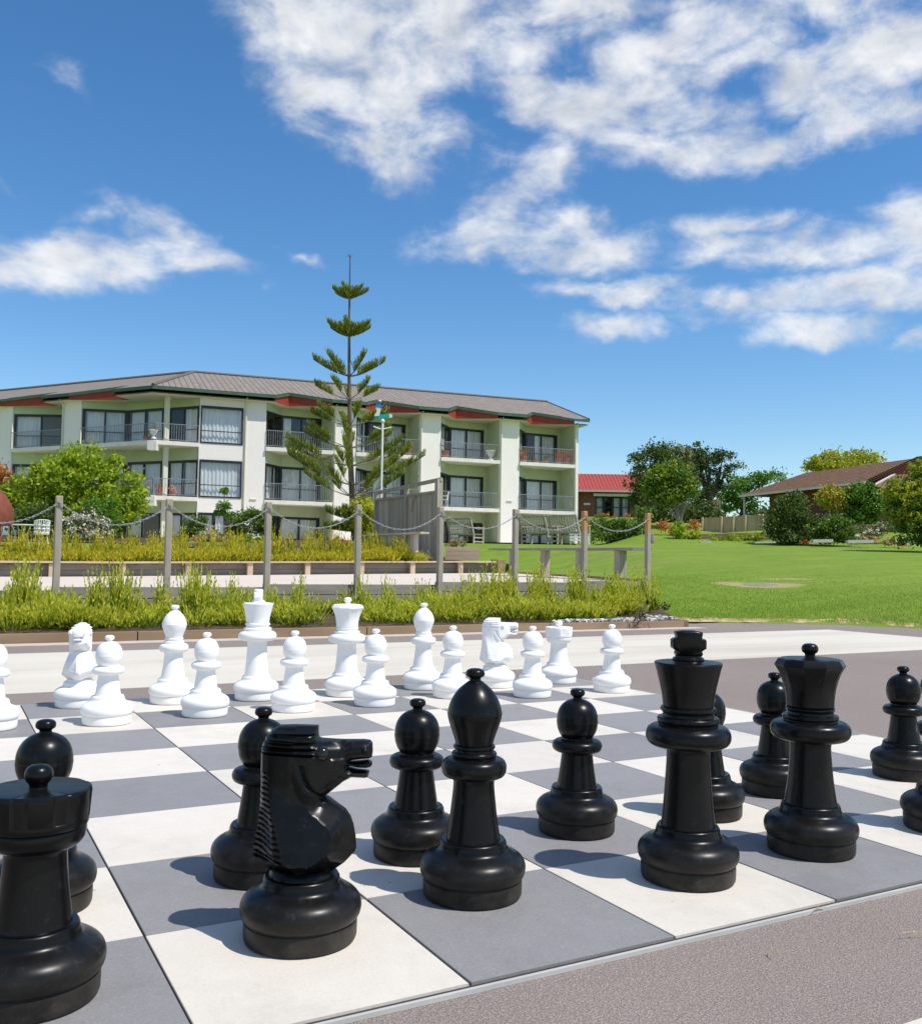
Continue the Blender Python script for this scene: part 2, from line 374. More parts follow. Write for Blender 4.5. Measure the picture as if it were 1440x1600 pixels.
    d['pinebark'] = m_wood('pine_bark', (.075, .055, .035), (.19, .15, .10), 5, (1, 1, .2))
    d['palebark'] = m_wood('pale_bark', (.17, .14, .11), (.36, .31, .25), 5, (1, 1, .2))
    d['greystone'] = m_plain('grey_concrete_lid', (.24, .215, .18), 1.0, .3, 10, .05)
    d['whitestone'] = m_plain('white_edging', (.52, .50, .45), .8, .1)
    # leaves
    d['lf_lime'] = m_leaf('lime_leaf', (.10, .20, .012), (.30, .42, .020), (.56, .60, .045), .45)
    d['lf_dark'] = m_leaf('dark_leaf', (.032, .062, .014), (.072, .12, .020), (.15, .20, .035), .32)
    d['lf_mid'] = m_leaf('mid_leaf', (.05, .11, .014), (.12, .21, .025), (.24, .33, .05), .35)
    d['lf_bright'] = m_leaf('bright_leaf', (.06, .16, .015), (.11, .25, .02), (.22, .36, .045), .35)
    d['lf_yellow'] = m_leaf('yellow_leaf', (.16, .24, .02), (.40, .42, .03), (.62, .54, .05), .4)
    d['lf_gold'] = m_leaf('gold_leaf', (.22, .26, .03), (.46, .38, .04), (.58, .30, .05), .35)
    d['lf_heath'] = m_leaf('heath_shoot', (.15, .25, .015), (.55, .57, .04), (.85, .78, .10), .5)
    d['lf_heath_base'] = m_leaf('heath_foliage', (.06, .12, .012), (.16, .23, .02), (.30, .34, .03), .35)
    d['lf_heath_far'] = m_leaf('golden_heath_shoot', (.24, .27, .015), (.56, .52, .03), (.85, .68, .07), .5)
    d['lf_pine'] = m_leaf('pine_needles', (.08, .14, .018), (.22, .29, .03), (.46, .45, .06), .35)
    d['lf_olive'] = m_leaf('olive_leaf', (0.093, 0.116, 0.0388), (0.202, 0.217, 0.0775), (0.341, 0.326, 0.139), .3)
    d['lf_rust'] = m_leaf('rust_leaf', (0.31, 0.093, 0.0232), (0.496, 0.202, 0.0465), (0.62, 0.31, 0.0775), .3)
    d['fl_white'] = m_leaf('white_petal', (0.5, 0.42, 0.3), (0.72, 0.66, 0.52), (0.85, 0.82, 0.74), .2)
    d['fl_pink'] = m_leaf('pink_petal', (0.5, 0.14, 0.12), (0.72, 0.33, 0.26), (0.8, 0.5, 0.42), .2)
    d['fl_red'] = m_leaf('red_petal', (0.5, 0.03, 0.02), (0.65, 0.06, 0.03), (0.7, 0.12, 0.05), .2)
    d['grass'] = m_leaf('grass_blade', (.12, .23, .015), (.23, .36, .025), (.38, .46, .06), .5)
    d['grass_long'] = m_leaf('dry_twig', (0.4, 0.25, 0.1), (0.55, 0.38, 0.16), (0.6, 0.45, 0.2), .1)
    return d
MT = make_mats()

# ------------------------------------------------------------------ mesh builder
class MB:
    def __init__(s): s.v = []; s.f = []; s.mi = []; s.uv = {}; s.cur = 0
    def use(s, i): s.cur = i; return s
    def add(s, vs, fs):
        o = len(s.v); s.v += [tuple(v) for v in vs]
        for f in fs: s.f.append(tuple(i+o for i in f)); s.mi.append(s.cur)
    def quad(s, *pts, uv=None):
        s.add(pts, [tuple(range(len(pts)))])
        if uv: s.uv[len(s.f)-1] = uv
    def hexa(s, c):  # 8 corners: bottom 4 ccw, top 4 ccw
        s.add(c, [(3, 2, 1, 0), (4, 5, 6, 7), (0, 1, 5, 4), (1, 2, 6, 5), (2, 3, 7, 6), (3, 0, 4, 7)])
    def box(s, c, size, rz=0.0):
        x, y, z = [a/2 for a in size]; ca, sa = math.cos(rz), math.sin(rz)
        def p(a, b, e): return (c[0]+a*ca-b*sa, c[1]+a*sa+b*ca, c[2]+e)
        s.hexa([p(-x, -y, -z), p(x, -y, -z), p(x, y, -z), p(-x, y, -z), p(-x, -y, z), p(x, -y, z), p(x, y, z), p(-x, y, z)])
    def beam(s, a, b, w, h, up=(0, 0, 1)):
        a = Vector(a); b = Vector(b); d = (b-a).normalized(); up = Vector(up)
        if abs(d.dot(up)) > .98: up = Vector((1, 0, 0))
        sx = d.cross(up).normalized()*(w/2); uz = sx.cross(d).normalized()*(h/2)
        s.hexa([a-sx-uz, a+sx-uz, b+sx-uz, b-sx-uz, a-sx+uz, a+sx+uz, b+sx+uz, b-sx+uz])
    def tube(s, pts, rad, n=6, cap=True):
        pts = [Vector(p) for p in pts]
        if not hasattr(rad, '__len__'): rad = [rad]*len(pts)
        vs = []; fs = []
        for i, p in enumerate(pts):
            d = (pts[min(i+1, len(pts)-1)]-pts[max(i-1, 0)]).normalized()
            a = d.orthogonal() if abs(d.z) > .9 else d.cross(Vector((0, 0, 1)))
            if abs(d.z) > .9: a = Vector((1, 0, 0)) - d*d.x
            a.normalize(); b = d.cross(a)
            for j in range(n):
                t = 2*math.pi*j/n; vs.append(p+(a*math.cos(t)+b*math.sin(t))*rad[i])
        for i in range(len(pts)-1):
            for j in range(n):
                k = (j+1) % n; fs.append((i*n+j, i*n+k, (i+1)*n+k, (i+1)*n+j))
        if cap: fs.append(tuple(range(n))[::-1]); fs.append(tuple((len(pts)-1)*n+j for j in range(n)))
        s.add(vs, fs)
    def lathe(s, prof, n=64, c=(0, 0, 0), scale=1.0):
        vs = []; fs = []; idx = []
        for (r, z) in prof:
            if r < 1e-5: idx.append([len(vs)]); vs.append((c[0], c[1], c[2]+z*scale))
            else:
                idx.append(list(range(len(vs), len(vs)+n)))
                vs += [(c[0]+r*scale*math.cos(2*math.pi*j/n), c[1]+r*scale*math.sin(2*math.pi*j/n), c[2]+z*scale) for j in range(n)]
        for A, B in zip(idx, idx[1:]):
            for j in range(n):
                k = (j+1) % n
                if len(A) == 1 and len(B) > 1: fs.append((A[0], B[k], B[j]))
                elif len(B) == 1 and len(A) > 1: fs.append((A[j], A[k], B[0]))
                elif len(A) > 1: fs.append((A[j], A[k], B[k], B[j]))
        s.add(vs, fs)
    def prism(s, poly, z0, z1):
        n = len(poly); zb = (lambda i: z0[i]) if hasattr(z0, '__len__') else (lambda i: z0)
        zt = (lambda i: z1[i]) if hasattr(z1, '__len__') else (lambda i: z1)
        a = sum(poly[i][0]*poly[(i+1) % n][1]-poly[(i+1) % n][0]*poly[i][1] for i in range(n))
        vs = [(p[0], p[1], zb(i)) for i, p in enumerate(poly)]+[(p[0], p[1], zt(i)) for i, p in enumerate(poly)]
        lo = tuple(range(n)); hi = tuple(range(n, 2*n))
        sd_ = [(i, (i+1) % n, n+(i+1) % n, n+i) for i in range(n)]
        if a < 0: sd_ = [f[::-1] for f in sd_]; s.add(vs, [lo, hi[::-1]]+sd_)
        else: s.add(vs, [lo[::-1], hi]+sd_)
    def sphere(s, c, r, n=10, sc=(1, 1, 1)):
        vs = []; fs = []
        for i in range(n//2+1):
            t = math.pi*i/(n//2)
            for j in range(n):
                u = 2*math.pi*j/n
                vs.append((c[0]+r*sc[0]*math.sin(t)*math.cos(u), c[1]+r*sc[1]*math.sin(t)*math.sin(u), c[2]+r*sc[2]*math.cos(t)))
        for i in range(n//2):
            for j in range(n):
                k = (j+1) % n; fs.append((i*n+j, (i+1)*n+j, (i+1)*n+k, i*n+k))
        s.add(vs, fs)
    def build(s, name, mats, parent=None, smooth=False, local=False, angle=35):
        """verts are world coordinates unless local; a child is stored relative to its parent"""
        me = bpy.data.meshes.new(name)
        off = Vector((0, 0, 0))
        if parent is not None and not local:
            off = wloc(parent)
        o = bpy.data.objects.new(name, me)
        vs = s.v
        if parent is None and not local and s.v:
            a = np.array(s.v); off = Vector(((a[:, 0].min()+a[:, 0].max())/2, (a[:, 1].min()+a[:, 1].max())/2, a[:, 2].min()))
            o.location = off
        if off.length > 0: vs = [(v[0]-off.x, v[1]-off.y, v[2]-off.z) for v in s.v]
        me.from_pydata(vs, [], s.f)
        mats = mats if isinstance(mats, (list, tuple)) else [mats]
        for m_ in mats: me.materials.append(m_)
        if len(mats) > 1: me.polygons.foreach_set('material_index', s.mi)
        if s.uv:
            ul = me.uv_layers.new(name='UVMap')
            for fi, uv in s.uv.items():
                for li, c in zip(me.polygons[fi].loop_indices, uv): ul.data[li].uv = c
        if smooth:
            me.polygons.foreach_set('use_smooth', [True]*len(me.polygons)); me.set_sharp_from_angle(angle=R(angle))
        COL.objects.link(o)
        if parent is not None: o.parent = parent
        return o
def wloc(o):
    v = o.location.copy(); q = o.parent
    while q is not None: v = v + q.location; q = q.parent
    return v
def tag(o, label=None, cat=None, group=None, kind=None):
    if label: o['label'] = label
    if cat: o['category'] = cat
    if group: o['group'] = group
    if kind: o['kind'] = kind
    return o
def thing(name, loc, label, cat, group=None, rz=0.0):
    o = bpy.data.objects.new(name, None); COL.objects.link(o); o.location = loc; o.rotation_euler = (0, 0, rz)
    o.empty_display_size = .2
    return tag(o, label, cat, group)
def dup(root, loc, rz, label, group=None, s=None):
    kids = [c for c in COL.objects if c.parent == root]
    r = root.copy(); COL.objects.link(r); r.location = loc; r.rotation_euler = (0, 0, rz)
    if s: r.scale = (s, s, s)
    r['label'] = label
    if group: r['group'] = group
    for ch in kids:
        c = ch.copy(); COL.objects.link(c); c.parent = r
        for g in [q for q in COL.objects if q.parent == ch]:
            e = g.copy(); COL.objects.link(e); e.parent = c
    return r

# ------------------------------------------------------------------ foliage
rng = np.random.default_rng(7)
def unit(n):
    v = rng.normal(size=(n, 3)); return v/np.linalg.norm(v, axis=1)[:, None]
def leaves_mesh(name, pts, size, mat, parent=None, aspect=.55, nrm=None, direc=None, mat2=None, idx=None):
    """many small diamond leaves as one mesh; pts world, made local to the parent"""
    n = len(pts); pts = np.asarray(pts, float)
    if parent is not None:
        w = wloc(parent); pts = pts-np.array(w)
    sz = size*(.6+.8*rng.random(n)) if np.isscalar(size) else size
    if direc is None:
        nv = unit(n) if nrm is None else nrm
        a = unit(n); u = np.cross(nv, a); u /= np.linalg.norm(u, axis=1)[:, None]+1e-9; v = np.cross(nv, u)
    else:
        u = direc/ (np.linalg.norm(direc, axis=1)[:, None]+1e-9); v = np.cross(u, unit(n)); v /= np.linalg.norm(v, axis=1)[:, None]+1e-9
    a = u*sz[:, None]; b = v*(sz*aspect)[:, None]
    V = np.stack([pts-a, pts-b*.9-a*.1, pts+a, pts+b*.9-a*.1], 1).reshape(-1, 3)
    me = bpy.data.meshes.new(name)
    me.vertices.add(4*n); me.vertices.foreach_set('co', V.ravel())
    me.loops.add(4*n); me.loops.foreach_set('vertex_index', np.arange(4*n, dtype=np.int32))
    me.polygons.add(n); me.polygons.foreach_set('loop_start', np.arange(0, 4*n, 4, dtype=np.int32))
    me.update(calc_edges=True); me.materials.append(mat)
    if mat2: me.materials.append(mat2); me.polygons.foreach_set('material_index', np.asarray(idx, dtype=np.int32))
    o = bpy.data.objects.new(name, me); COL.objects.link(o)
    if parent is not None: o.parent = parent
    return o
def clump_points(blobs, nleaf, clump_r=.35, per=45, shell=.55):
    """blobs: (centre, radii) world. Clumps of leaves sit near the surface of the blobs."""
    vol = np.array([b[1][0]*b[1][1]*b[1][2] for b in blobs])**(2/3.); vol /= vol.sum()
    nc = max(1, int(nleaf/per)); out = []
    for (c, rad), w in zip(blobs, vol):
        k = max(1, int(nc*w)); d = unit(k); rr = shell+(1-shell)*rng.random(k)**.6
        cc = np.array(c)+d*np.array(rad)*rr[:, None]
        for q in cc:
            m_ = int(per*(.5+rng.random()))
            cr = clump_r*(.55+.8*rng.random())
            out.append(q+rng.normal(size=(m_, 3))*cr*np.array([.5, .5, .38]))
    return np.concatenate(out)
def branchy(mb, base, tips, r0, n=6, sway=.15):
    base = Vector(base)
    for t in tips:
        t = Vector(t); mid = base.lerp(t, .5)+Vector((random.uniform(-sway, sway), random.uniform(-sway, sway), .1))
        mb.tube([base, base.lerp(mid, .5)+Vector((0, 0, .05)), mid, t], [r0, r0*.75, r0*.5, r0*.18], n)
def tree(name, label, cat, base, blobs, nleaf, lsize, mat, trunk=None, clump=.35, group=None, per=45, shell=.5, bark='bark', tr=.12, extra=None, top=.5):
    """base world; blobs relative to base"""
    base = Vector(base); t = thing(name, base, label, cat, group)
    W = [((base.x+b[0][0], base.y+b[0][1], base.z+b[0][2]), b[1]) for b in blobs]
    leaves_mesh('crown', clump_points(W, nleaf, clump, per, shell), lsize, MT[mat], t)
    if extra:
        for (nm, m2, cnt, ls, sh) in extra:
            pp = clump_points(W, cnt, clump*.6, 12, sh)
            if nm == 'golden_tips': pp = pp[pp[:, 2] > base.z+.75+.5*rng.random(len(pp))]+np.array([0, 0, .08])
            leaves_mesh(nm, pp, ls, MT[m2], t)
    mb = MB(); random.seed(len(label))
    cz = np.mean([b[0][2] for b in W])
    tp = Vector((base.x+random.uniform(-.1, .1), base.y, lerp(base.z, cz, top)))
    if trunk != 'none':
        mb.tube([base-Vector((0, 0, .1)), base.lerp(tp, .5)+Vector((.03, 0, 0)), tp], [tr*1.3, tr, tr*.85], 7)
        branchy(mb, tp, [Vector(w[0])+Vector((0, 0, w[1][2]*.3)) for w in W], tr*.7)
        mb.build('trunk', MT[bark], t, smooth=True)
    return t
def cam_blob(r, up, depth, rad):
    """blob offset given as right / up / away from the viewer"""
    v = RH*r+FH*depth; return ((v.x, v.y, up), rad)

# ------------------------------------------------------------------ ground
def build_ground():
    ys = sorted(set(np.round(np.concatenate([[-600, -200, -60, -20, -8, 0, 3], np.arange(5, 27.6, .3), [26.62, 26.68], np.arange(28, 100, 1.), np.arange(105, 200, 10.), [260, 400, 800, 1500]]), 2)))
    lo = sorted(set(np.round(np.concatenate([[-900, -400, -150, -80], np.arange(-60, 0, 1.5), [-.8, -.5, -.3, -.15, -.02]]), 3)))
    hi = sorted(set(np.round(np.concatenate([[.02, .15, .3], np.arange(.6, 9, .3), np.arange(10, 70, 1.), [80, 100, 150, 300, 900]]), 3)))
    off = lo+hi; vs = []; fs = []
    for y in ys:
        B_ = bound(y)
        for o_ in off:
            x = B_+o_; r, D = toRD(x, y); ins = o_ < 0
            lawn0 = interp(r, [(3.1, 13.75), (5.4, 13.8), (6.4, 13.1), (14, 8)])
            if ins and 8.0 <= y < 11.16: z = -.05
            elif ins and 11.1 <= y < 26.65 and D < 60 and x > -30: z = court_z(x, y)-.07
            elif y < 8.0 and ins: z = -.1
            elif D < lawn0: z = max(-.12, .03+.3*(D-lawn0))
            else: z = rise(x, y)
            vs.append((x, y, z))
    nr = len(off)
    for i in range(len(ys)-1):
        for j in range(nr-1):
            fs.append((i*nr+j, i*nr+j+1, (i+1)*nr+j+1, (i+1)*nr+j))
    mb = MB(); mb.add(vs, fs); o = mb.build('ground', MT['lawn'], None, smooth=True, local=True, angle=60); tag(o, kind='structure')
    # earth of the bed behind the bench wall
    mb = MB(); vs = []; nx = 40
    for k in range(nx+1):
        x = lerp(-3, 16.6, k/nx); w = lerp(25.9, 26.55, (x+3)/20.)
        for dy in (.13, 1.0, 2.2, 3.6):
            r, D = toRD(x, w+dy); vs.append((x, w+dy, rise(x, w+dy)+.03))
    mb.add(vs, [(4*k+j, 4*k+j+4, 4*k+j+5, 4*k+j+1) for k in range(nx) for j in (0, 1, 2)]); tag(mb.build('rear_bed_soil', MT['soil'], local=True), kind='structure')
    # asphalt plaza
    edge = [hit(1100, 972.5), hit(1170, 972.8), hit(1240, 973.5), hit(1300, 974.5), hit(1370, 977.5), hit(1440, 981)]
    poly = [(-6, -9), (18, -9), (18, 1), (13.6, 4.2)]+[(p.x, p.y) for p in reversed(edge)]+[(8.9, 8.45), (8.72, 8.0), (-6, 8.0)]
    mb = MB(); mb.prism(poly, -.12, -.010); tag(mb.build('plaza', MT['asphalt'], local=True), kind='structure')
    mb = MB()
    mb.prism([(-6, 4.5), (10.35, 4.58), (10.35, 7.06), (-6, 7.0)], -.009, -.005)
    mb.prism([(-6, -4), (10.35, -4), (10.35, -.47), (-6, -.47)], -.009, -.005)
    tag(mb.build('paved_border', MT['concrete'], local=True), kind='structure')
    mb = MB(); mb.prism([(-6, 7.72), (8.9, 7.76), (8.9, 7.995), (-6, 7.995)], -.009, -.004)
    tag(mb.build('kerb_apron', MT['pink_strip'], local=True), kind='structure')
    # bed soil
    mb = MB(); mb.prism([(-6, 8.1), (8.75, 8.1), (10.6, 11.12), (-6, 11.12)], [-.02]*4, [.07, .07, .22, .22])
    tag(mb.build('bed_soil', MT['soil'], local=True), kind='structure')
    mb = MB(); vs = []; n_ = 30
    for k in range(n_+1):
        r = lerp(-34, -1.5, k/n_)
        for D in (33.5, 37, 40, 43.0, 45.8): p = RD(r, D+.36*max(0, r+15)*(D > 41)); vs.append((p.x, p.y, rise(p.x, p.y)+.035))
    mb.add(vs, [(5*k+j, 5*k+j+5, 5*k+j+6, 5*k+j+1) for k in range(n_) for j in range(3)]); tag(mb.build('garden_soil', MT['soil'], local=True), kind='structure')
    mb = MB(); pts = []  # unseen concrete strip added to cut the lawn's green bounce on the block
    C_ = Vector((-15.1, 46.4)); dr = Vector((.9322, .3624)); nr_ = Vector((-.3624, .9322)); dl = Vector((-.8975, .4417)); nl = Vector((.4417, .8975))
    def q_(c, z): p = RD(c.x, c.y); return (p.x, p.y, max(rise(p.x, p.y), z)+.05)
    fr = [C_+dl*17-nl*3.2, C_+Vector((-.1, -3.5)), C_+dr*23.4-nr_*3.2]; bk = [C_+dl*17+nl*3.2, C_+Vector((0, 3.4)), C_+dr*23.4+nr_*3.2]
    v_ = [q_(c, 0) for c in fr]+[q_(c, 1.9 if i != 1 else 1.6) for i, c in enumerate(bk)]
    mb.add(v_, [(0, 1, 4, 3), (1, 2, 5, 4)]); tag(mb.build('added_bounce_paving', MT['concrete'], local=True), kind='structure')
    # court
    mb = MB(); ny = 12; nx = 12
    vs = []; fs = []
    for j in range(ny+1):
        y = lerp(11.2, 26.35, j/ny)
        for i in range(nx+1):
            x = lerp(-6, court_edge(y), i/nx); vs.append((x, y, court_z(x, y)))
    for j in range(ny):
        for i in range(nx):
            a = j*(nx+1)+i; fs.append((a, a+1, a+nx+2, a+nx+1))
    mb.add(vs, fs); tag(mb.build('gravel_court', MT['gravel'], local=True), kind='structure')
    # worn dirt along the lawn's near edge and round the drain
    mb = MB(); random.seed(3); a = []; b = []
    for i in range(90):
        px = 1063+(1440-1063)*i/82; yb = interp(px, [(1060, 972), (1240, 973.5), (1300, 974.5), (1370, 977.5), (1440, 981), (1480, 984)])
        p = hit(px, yb); d = FH*(.12+random.random()*.35*max(0.25, math.sin(i*.11+1)))
        a.append((p.x, p.y, .006)); q = p+d
        r, D = toRD(q.x, q.y); b.append((q.x, q.y, max(.014, profile(r, D)+.012)))
    n = len(a); mb.add(a+b, [(i, i+1, n+i+1, n+i) for i in range(n-1)])
    tag(mb.build('dirt_edge', MT['dirt'], local=True), kind='structure')
    c = P(1188, 918, 19.6); r, D = toRD(c.x, c.y)
    mb = MB(); vs = []
    slope = 1.57/24.25; n = 28
    for zz, rr in ((-.05, .36), (.012, .36), (.016, .35)):
        for k in range(n):
            t = 2*math.pi*k/n; q = RH*(rr*math.cos(t))+FH*(rr*math.sin(t)*1.15)
            vs.append((c.x+q.x, c.y+q.y, profile(r, D)+zz+rr*1.15*math.sin(t)*slope))
    fs = [(i*n+k, i*n+(k+1) % n, (i+1)*n+(k+1) % n, (i+1)*n+k) for i in range(2) for k in range(n)]+[tuple(range(2*n, 3*n))]
    mb.add(vs, fs)
    tag(mb.build('drain_cover', MT['greystone']), 'round grey concrete drain cover sunk in the lawn amid bare dirt', 'drain cover')
build_ground()

# ------------------------------------------------------------------ chess board
S = .5
def build_board():
    t = thing('chess_board', (0, 0, 0), 'giant outdoor chess board of grey and cream squares laid on the asphalt', 'chess board')
    random.seed(5)
    mb0 = MB(); mb0.prism([(-.012, -.012), (4.012, -.012), (4.012, 4.012), (-.012, 4.012)], -.0095, -.004); mb0.build('underlay', MT['gap'], t)
    for u in range(8):
        mb = MB()
        for v in range(8):
            g = .0024; gy = .0008; dz = random.uniform(-.0006, .0006)
            x0, x1 = u*S+g+random.uniform(0, .001), (u+1)*S-g; y0, y1 = v*S+gy, (v+1)*S-gy
            light = (u+v) % 2 == 1   # file 1, rank 0 is cream
            mb.use(1 if light else 0)
            b = .0012
            z = .002+dz
            vs = [(x0, y0, -.005), (x1, y0, -.005), (x1, y1, -.005), (x0, y1, -.005), (x0, y0, z-b), (x1, y0, z-b), (x1, y1, z-b), (x0, y1, z-b),
                  (x0+b, y0, z), (x1-b, y0, z), (x1-b, y1, z), (x0+b, y1, z)]
            mb.add(vs, [(0, 1, 5, 4), (1, 2, 6, 5), (2, 3, 7, 6), (3, 0, 4, 7), (4, 5, 9, 8), (5, 6, 10, 9), (6, 7, 11, 10), (7, 4, 8, 11), (8, 9, 10, 11)])
        mb.build('board_strip', [MT['tile_dark'], MT['tile_light']], t)
    mb = MB()
    w = .009
    for a, b in (((-.012-w, -.012-w), (4.012+w, -.013)), ((-.012-w, 4.013), (4.012+w, 4.012+w)), ((-.012-w, -.012), (-.013, 4.012)), ((4.013, -.012), (4.012+w, 4.012))):
        mb.prism([(a[0], a[1]), (b[0], a[1]), (b[0], b[1]), (a[0], b[1])], -.0095, -.0005)
    mb.build('edge_strip', MT['trim'], t)
build_board()

# ------------------------------------------------------------------ chess pieces (profiles in board squares)
BASE = [(0, 0), (.222, 0), (.231, .004), (.235, .014), (.236, .074), (.231, .08), (.2305, .084), (.238, .089), (.247, .102), (.252, .122), (.252, .142), (.246, .162), (.232, .18),
        (.212, .194), (.19, .204), (.175, .212), (.166, .222), (.161, .235), (.159, .248), (.155, .256), (.148, .261), (.138, .263), (0, .263)]
def sub(prof, k=1):  # round the profile with Catmull-Rom between points
    return prof
KING = dict(
 stem=[(.136, .263), (.135, .27), (.130, .31), (.1215, .40), (.1145, .50), (.1095, .58), (.1085, .625), (.112, .645), (.118, .652), (.15, .657), (.18, .662), (.2, .675), (.212, .695), (.214, .715), (.209, .738), (.195, .755), (.172, .766), (.150, .770),
       (.150, .776), (.154, .783), (.157, .793), (.154, .803), (.147, .808), (.131, .811), (.128, .822), (.133, .834), (.139, .839), (.141, .848), (.137, .857), (.126, .861), (0, .861)],
 head=[(.127, .862), (.128, .868), (.134, .92), (.148, .985), (.160, 1.035), (.1705, 1.073), (.1715, 1.079), (.168, 1.085), (.15, 1.088), (.085, 1.094), (0, 1.094)],
 fin=[(.077, 1.093), (.081, 1.099), (.077, 1.108), (.067, 1.111), (.066, 1.118), (0, 1.118)])
QUEEN = dict(
 stem=[(.142, .263), (.140, .27), (.134, .31), (.124, .38), (.117, .45), (.111, .53), (.110, .58), (.114, .603), (.13, .609), (.16, .611), (.19, .620), (.208, .636), (.216, .66), (.213, .688), (.198, .708), (.172, .719), (.146, .722),
       (.145, .727), (.150, .733), (.152, .742), (.149, .750), (.138, .755), (.126, .757), (.124, .770), (.129, .776), (.133, .784), (.129, .792), (.121, .796), (0, .796)],
 head=None, fin=[(.03, 1.072), (.027, 1.085), (.030, 1.095), (.039, 1.1), (.045, 1.113), (.045, 1.126), (.039, 1.139), (.026, 1.148), (0, 1.152)])
BISHOP = dict(
 stem=[(.130, .263), (.129, .27), (.124, .30), (.113, .37), (.105, .44), (.099, .50), (.098, .53), (.101, .545), (.12, .551), (.14, .558), (.152, .573), (.1565, .594), (.154, .616), (.143, .633), (.125, .642), (.104, .645),
       (.104, .650), (.108, .656), (.1085, .664), (.104, .671), (.094, .674), (.0925, .684), (.099, .689), (.101, .696), (.098, .703), (.09, .706), (0, .706)],
 head=[(.090, .707), (.094, .725), (.106, .762), (.12, .80), (.129, .832), (.1315, .848), (.1325, .850), (.1325, .856), (.131, .859), (.126, .885), (.115, .915), (.098, .945), (.078, .970), (.056, .990), (.040, 1.002), (.031, 1.008), (0, 1.008)],
 fin=[(.029, 1.007), (.026, 1.018), (.031, 1.024), (.041, 1.030), (.046, 1.040), (.045, 1.050), (.038, 1.060), (.022, 1.067), (0, 1.069)])
PAWN = dict(
 stem=[(.120, .263), (.118, .27), (.113, .30), (.105, .35), (.098, .40), (.093, .44), (.092, .455), (.1, .461), (.124, .466), (.141, .477), (.148, .494), (.148, .508), (.140, .524), (.124, .534), (.106, .538), (.098, .540), (0, .540)],
 head=[(.094, .540), (.092, .548), (.096, .556), (.108, .575), (.118, .603), (.1225, .633), (.1235, .640), (.1235, .645), (.1225, .648), (.121, .675), (.113, .705), (.099, .731), (.079, .752), (.055, .766), (.036, .773), (.030, .774), (0, .774)],
 fin=[(.029, .773), (.026, .783), (.030, .790), (.040, .796), (.044, .806), (.043, .818), (.036, .828), (.02, .834), (0, .836)])
ROOK = dict(
 stem=[(.134, .263), (.132, .27), (.126, .31), (.118, .37), (.112, .43), (.108, .49), (.108, .515), (.113, .527), (.13, .531), (.15, .541), (.163, .557), (.169, .575), (.1705, .592), (.168, .602), (.165, .606), (0, .606)],
 head=None, fin=[(.034, .731), (.031, .742), (.034, .755), (.043, .765), (.048, .780), (.048, .794), (.042, .808), (.028, .819), (0, .824)])
def dense(prof):
    """add Catmull-Rom points where the profile is curved"""
    out = []
    n = len(prof)
    for i in range(n-1):
        p0 = prof[max(i-1, 0)]; p1 = prof[i]; p2 = prof[i+1]; p3 = prof[min(i+2, n-1)]
        out.append(p1)
        if min(p1[0], p2[0]) < 1e-4: continue
        d = math.hypot(p2[0]-p1[0], p2[1]-p1[1])
        if d < .006: continue
        a1 = Vector((p1[0]-p0[0], p1[1]-p0[1])); a2 = Vector((p2[0]-p1[0], p2[1]-p1[1])); a3 = Vector((p3[0]-p2[0], p3[1]-p2[1]))
        if a1.length > 1e-6 and a3.length > 1e-6 and a1.angle(a2) < R(42) and a2.angle(a3) < R(42):
            for t in (.33, .67):
                q = []
                for k in (0, 1):
                    q.append(.5*((2*p1[k])+(-p0[k]+p2[k])*t+(2*p0[k]-5*p1[k]+4*p2[k]-p3[k])*t*t+(-p0[k]+3*p1[k]-3*p2[k]+p3[k])*t**3))
                out.append(tuple(q))
    out.append(prof[-1]); return out
def lathe_part(name, prof, mat, root, bs=1.0, n=72):
    mb = MB(); mb.lathe(dense([(r*bs, z) for r, z in prof]), n, scale=S); return mb.build(name, mat, root, smooth=True, local=True, angle=40)
def queen_head(mat, root):
    mb = MB(); N_ = 10; sub_ = 8; n = N_*sub_
    prof = [(.119, .797, 0), (.122, .805, 0), (.124, .84, .1), (.131, .89, .3), (.144, .94, .6), (.160, .985, .85), (.178, 1.018, 1), (.1835, 1.026, 1), (.1835, 1.031, 1), (.168, 1.058, 1), (.164, 1.062, .9), (.15, 1.066, 0), (.05, 1.075, 0), (0, 1.075, 0)]
    vs = []; fs = []; rows = []
    for r, z, fct in prof:
        if r == 0: rows.append([len(vs)]); vs.append((0, 0, z*S)); continue
        row = []
        for j in range(n):
            t = 2*math.pi*j/n; ph = (t % (2*math.pi/N_))-math.pi/N_
            k = math.cos(math.pi/N_)/math.cos(ph); rr = r*1.05*(1-fct+fct*k)
            row.append(len(vs)); vs.append((rr*S*math.cos(t), rr*S*math.sin(t), z*S))
        rows.append(row)
    for A, B in zip(rows, rows[1:]):
        for j in range(n):
            k = (j+1) % n
            fs.append((A[j], A[k], B[0]) if len(B) == 1 else (A[j], A[k], B[k], B[j]))
    mb.add(vs, fs); return mb.build('crown', mat, root, smooth=True, local=True, angle=18)
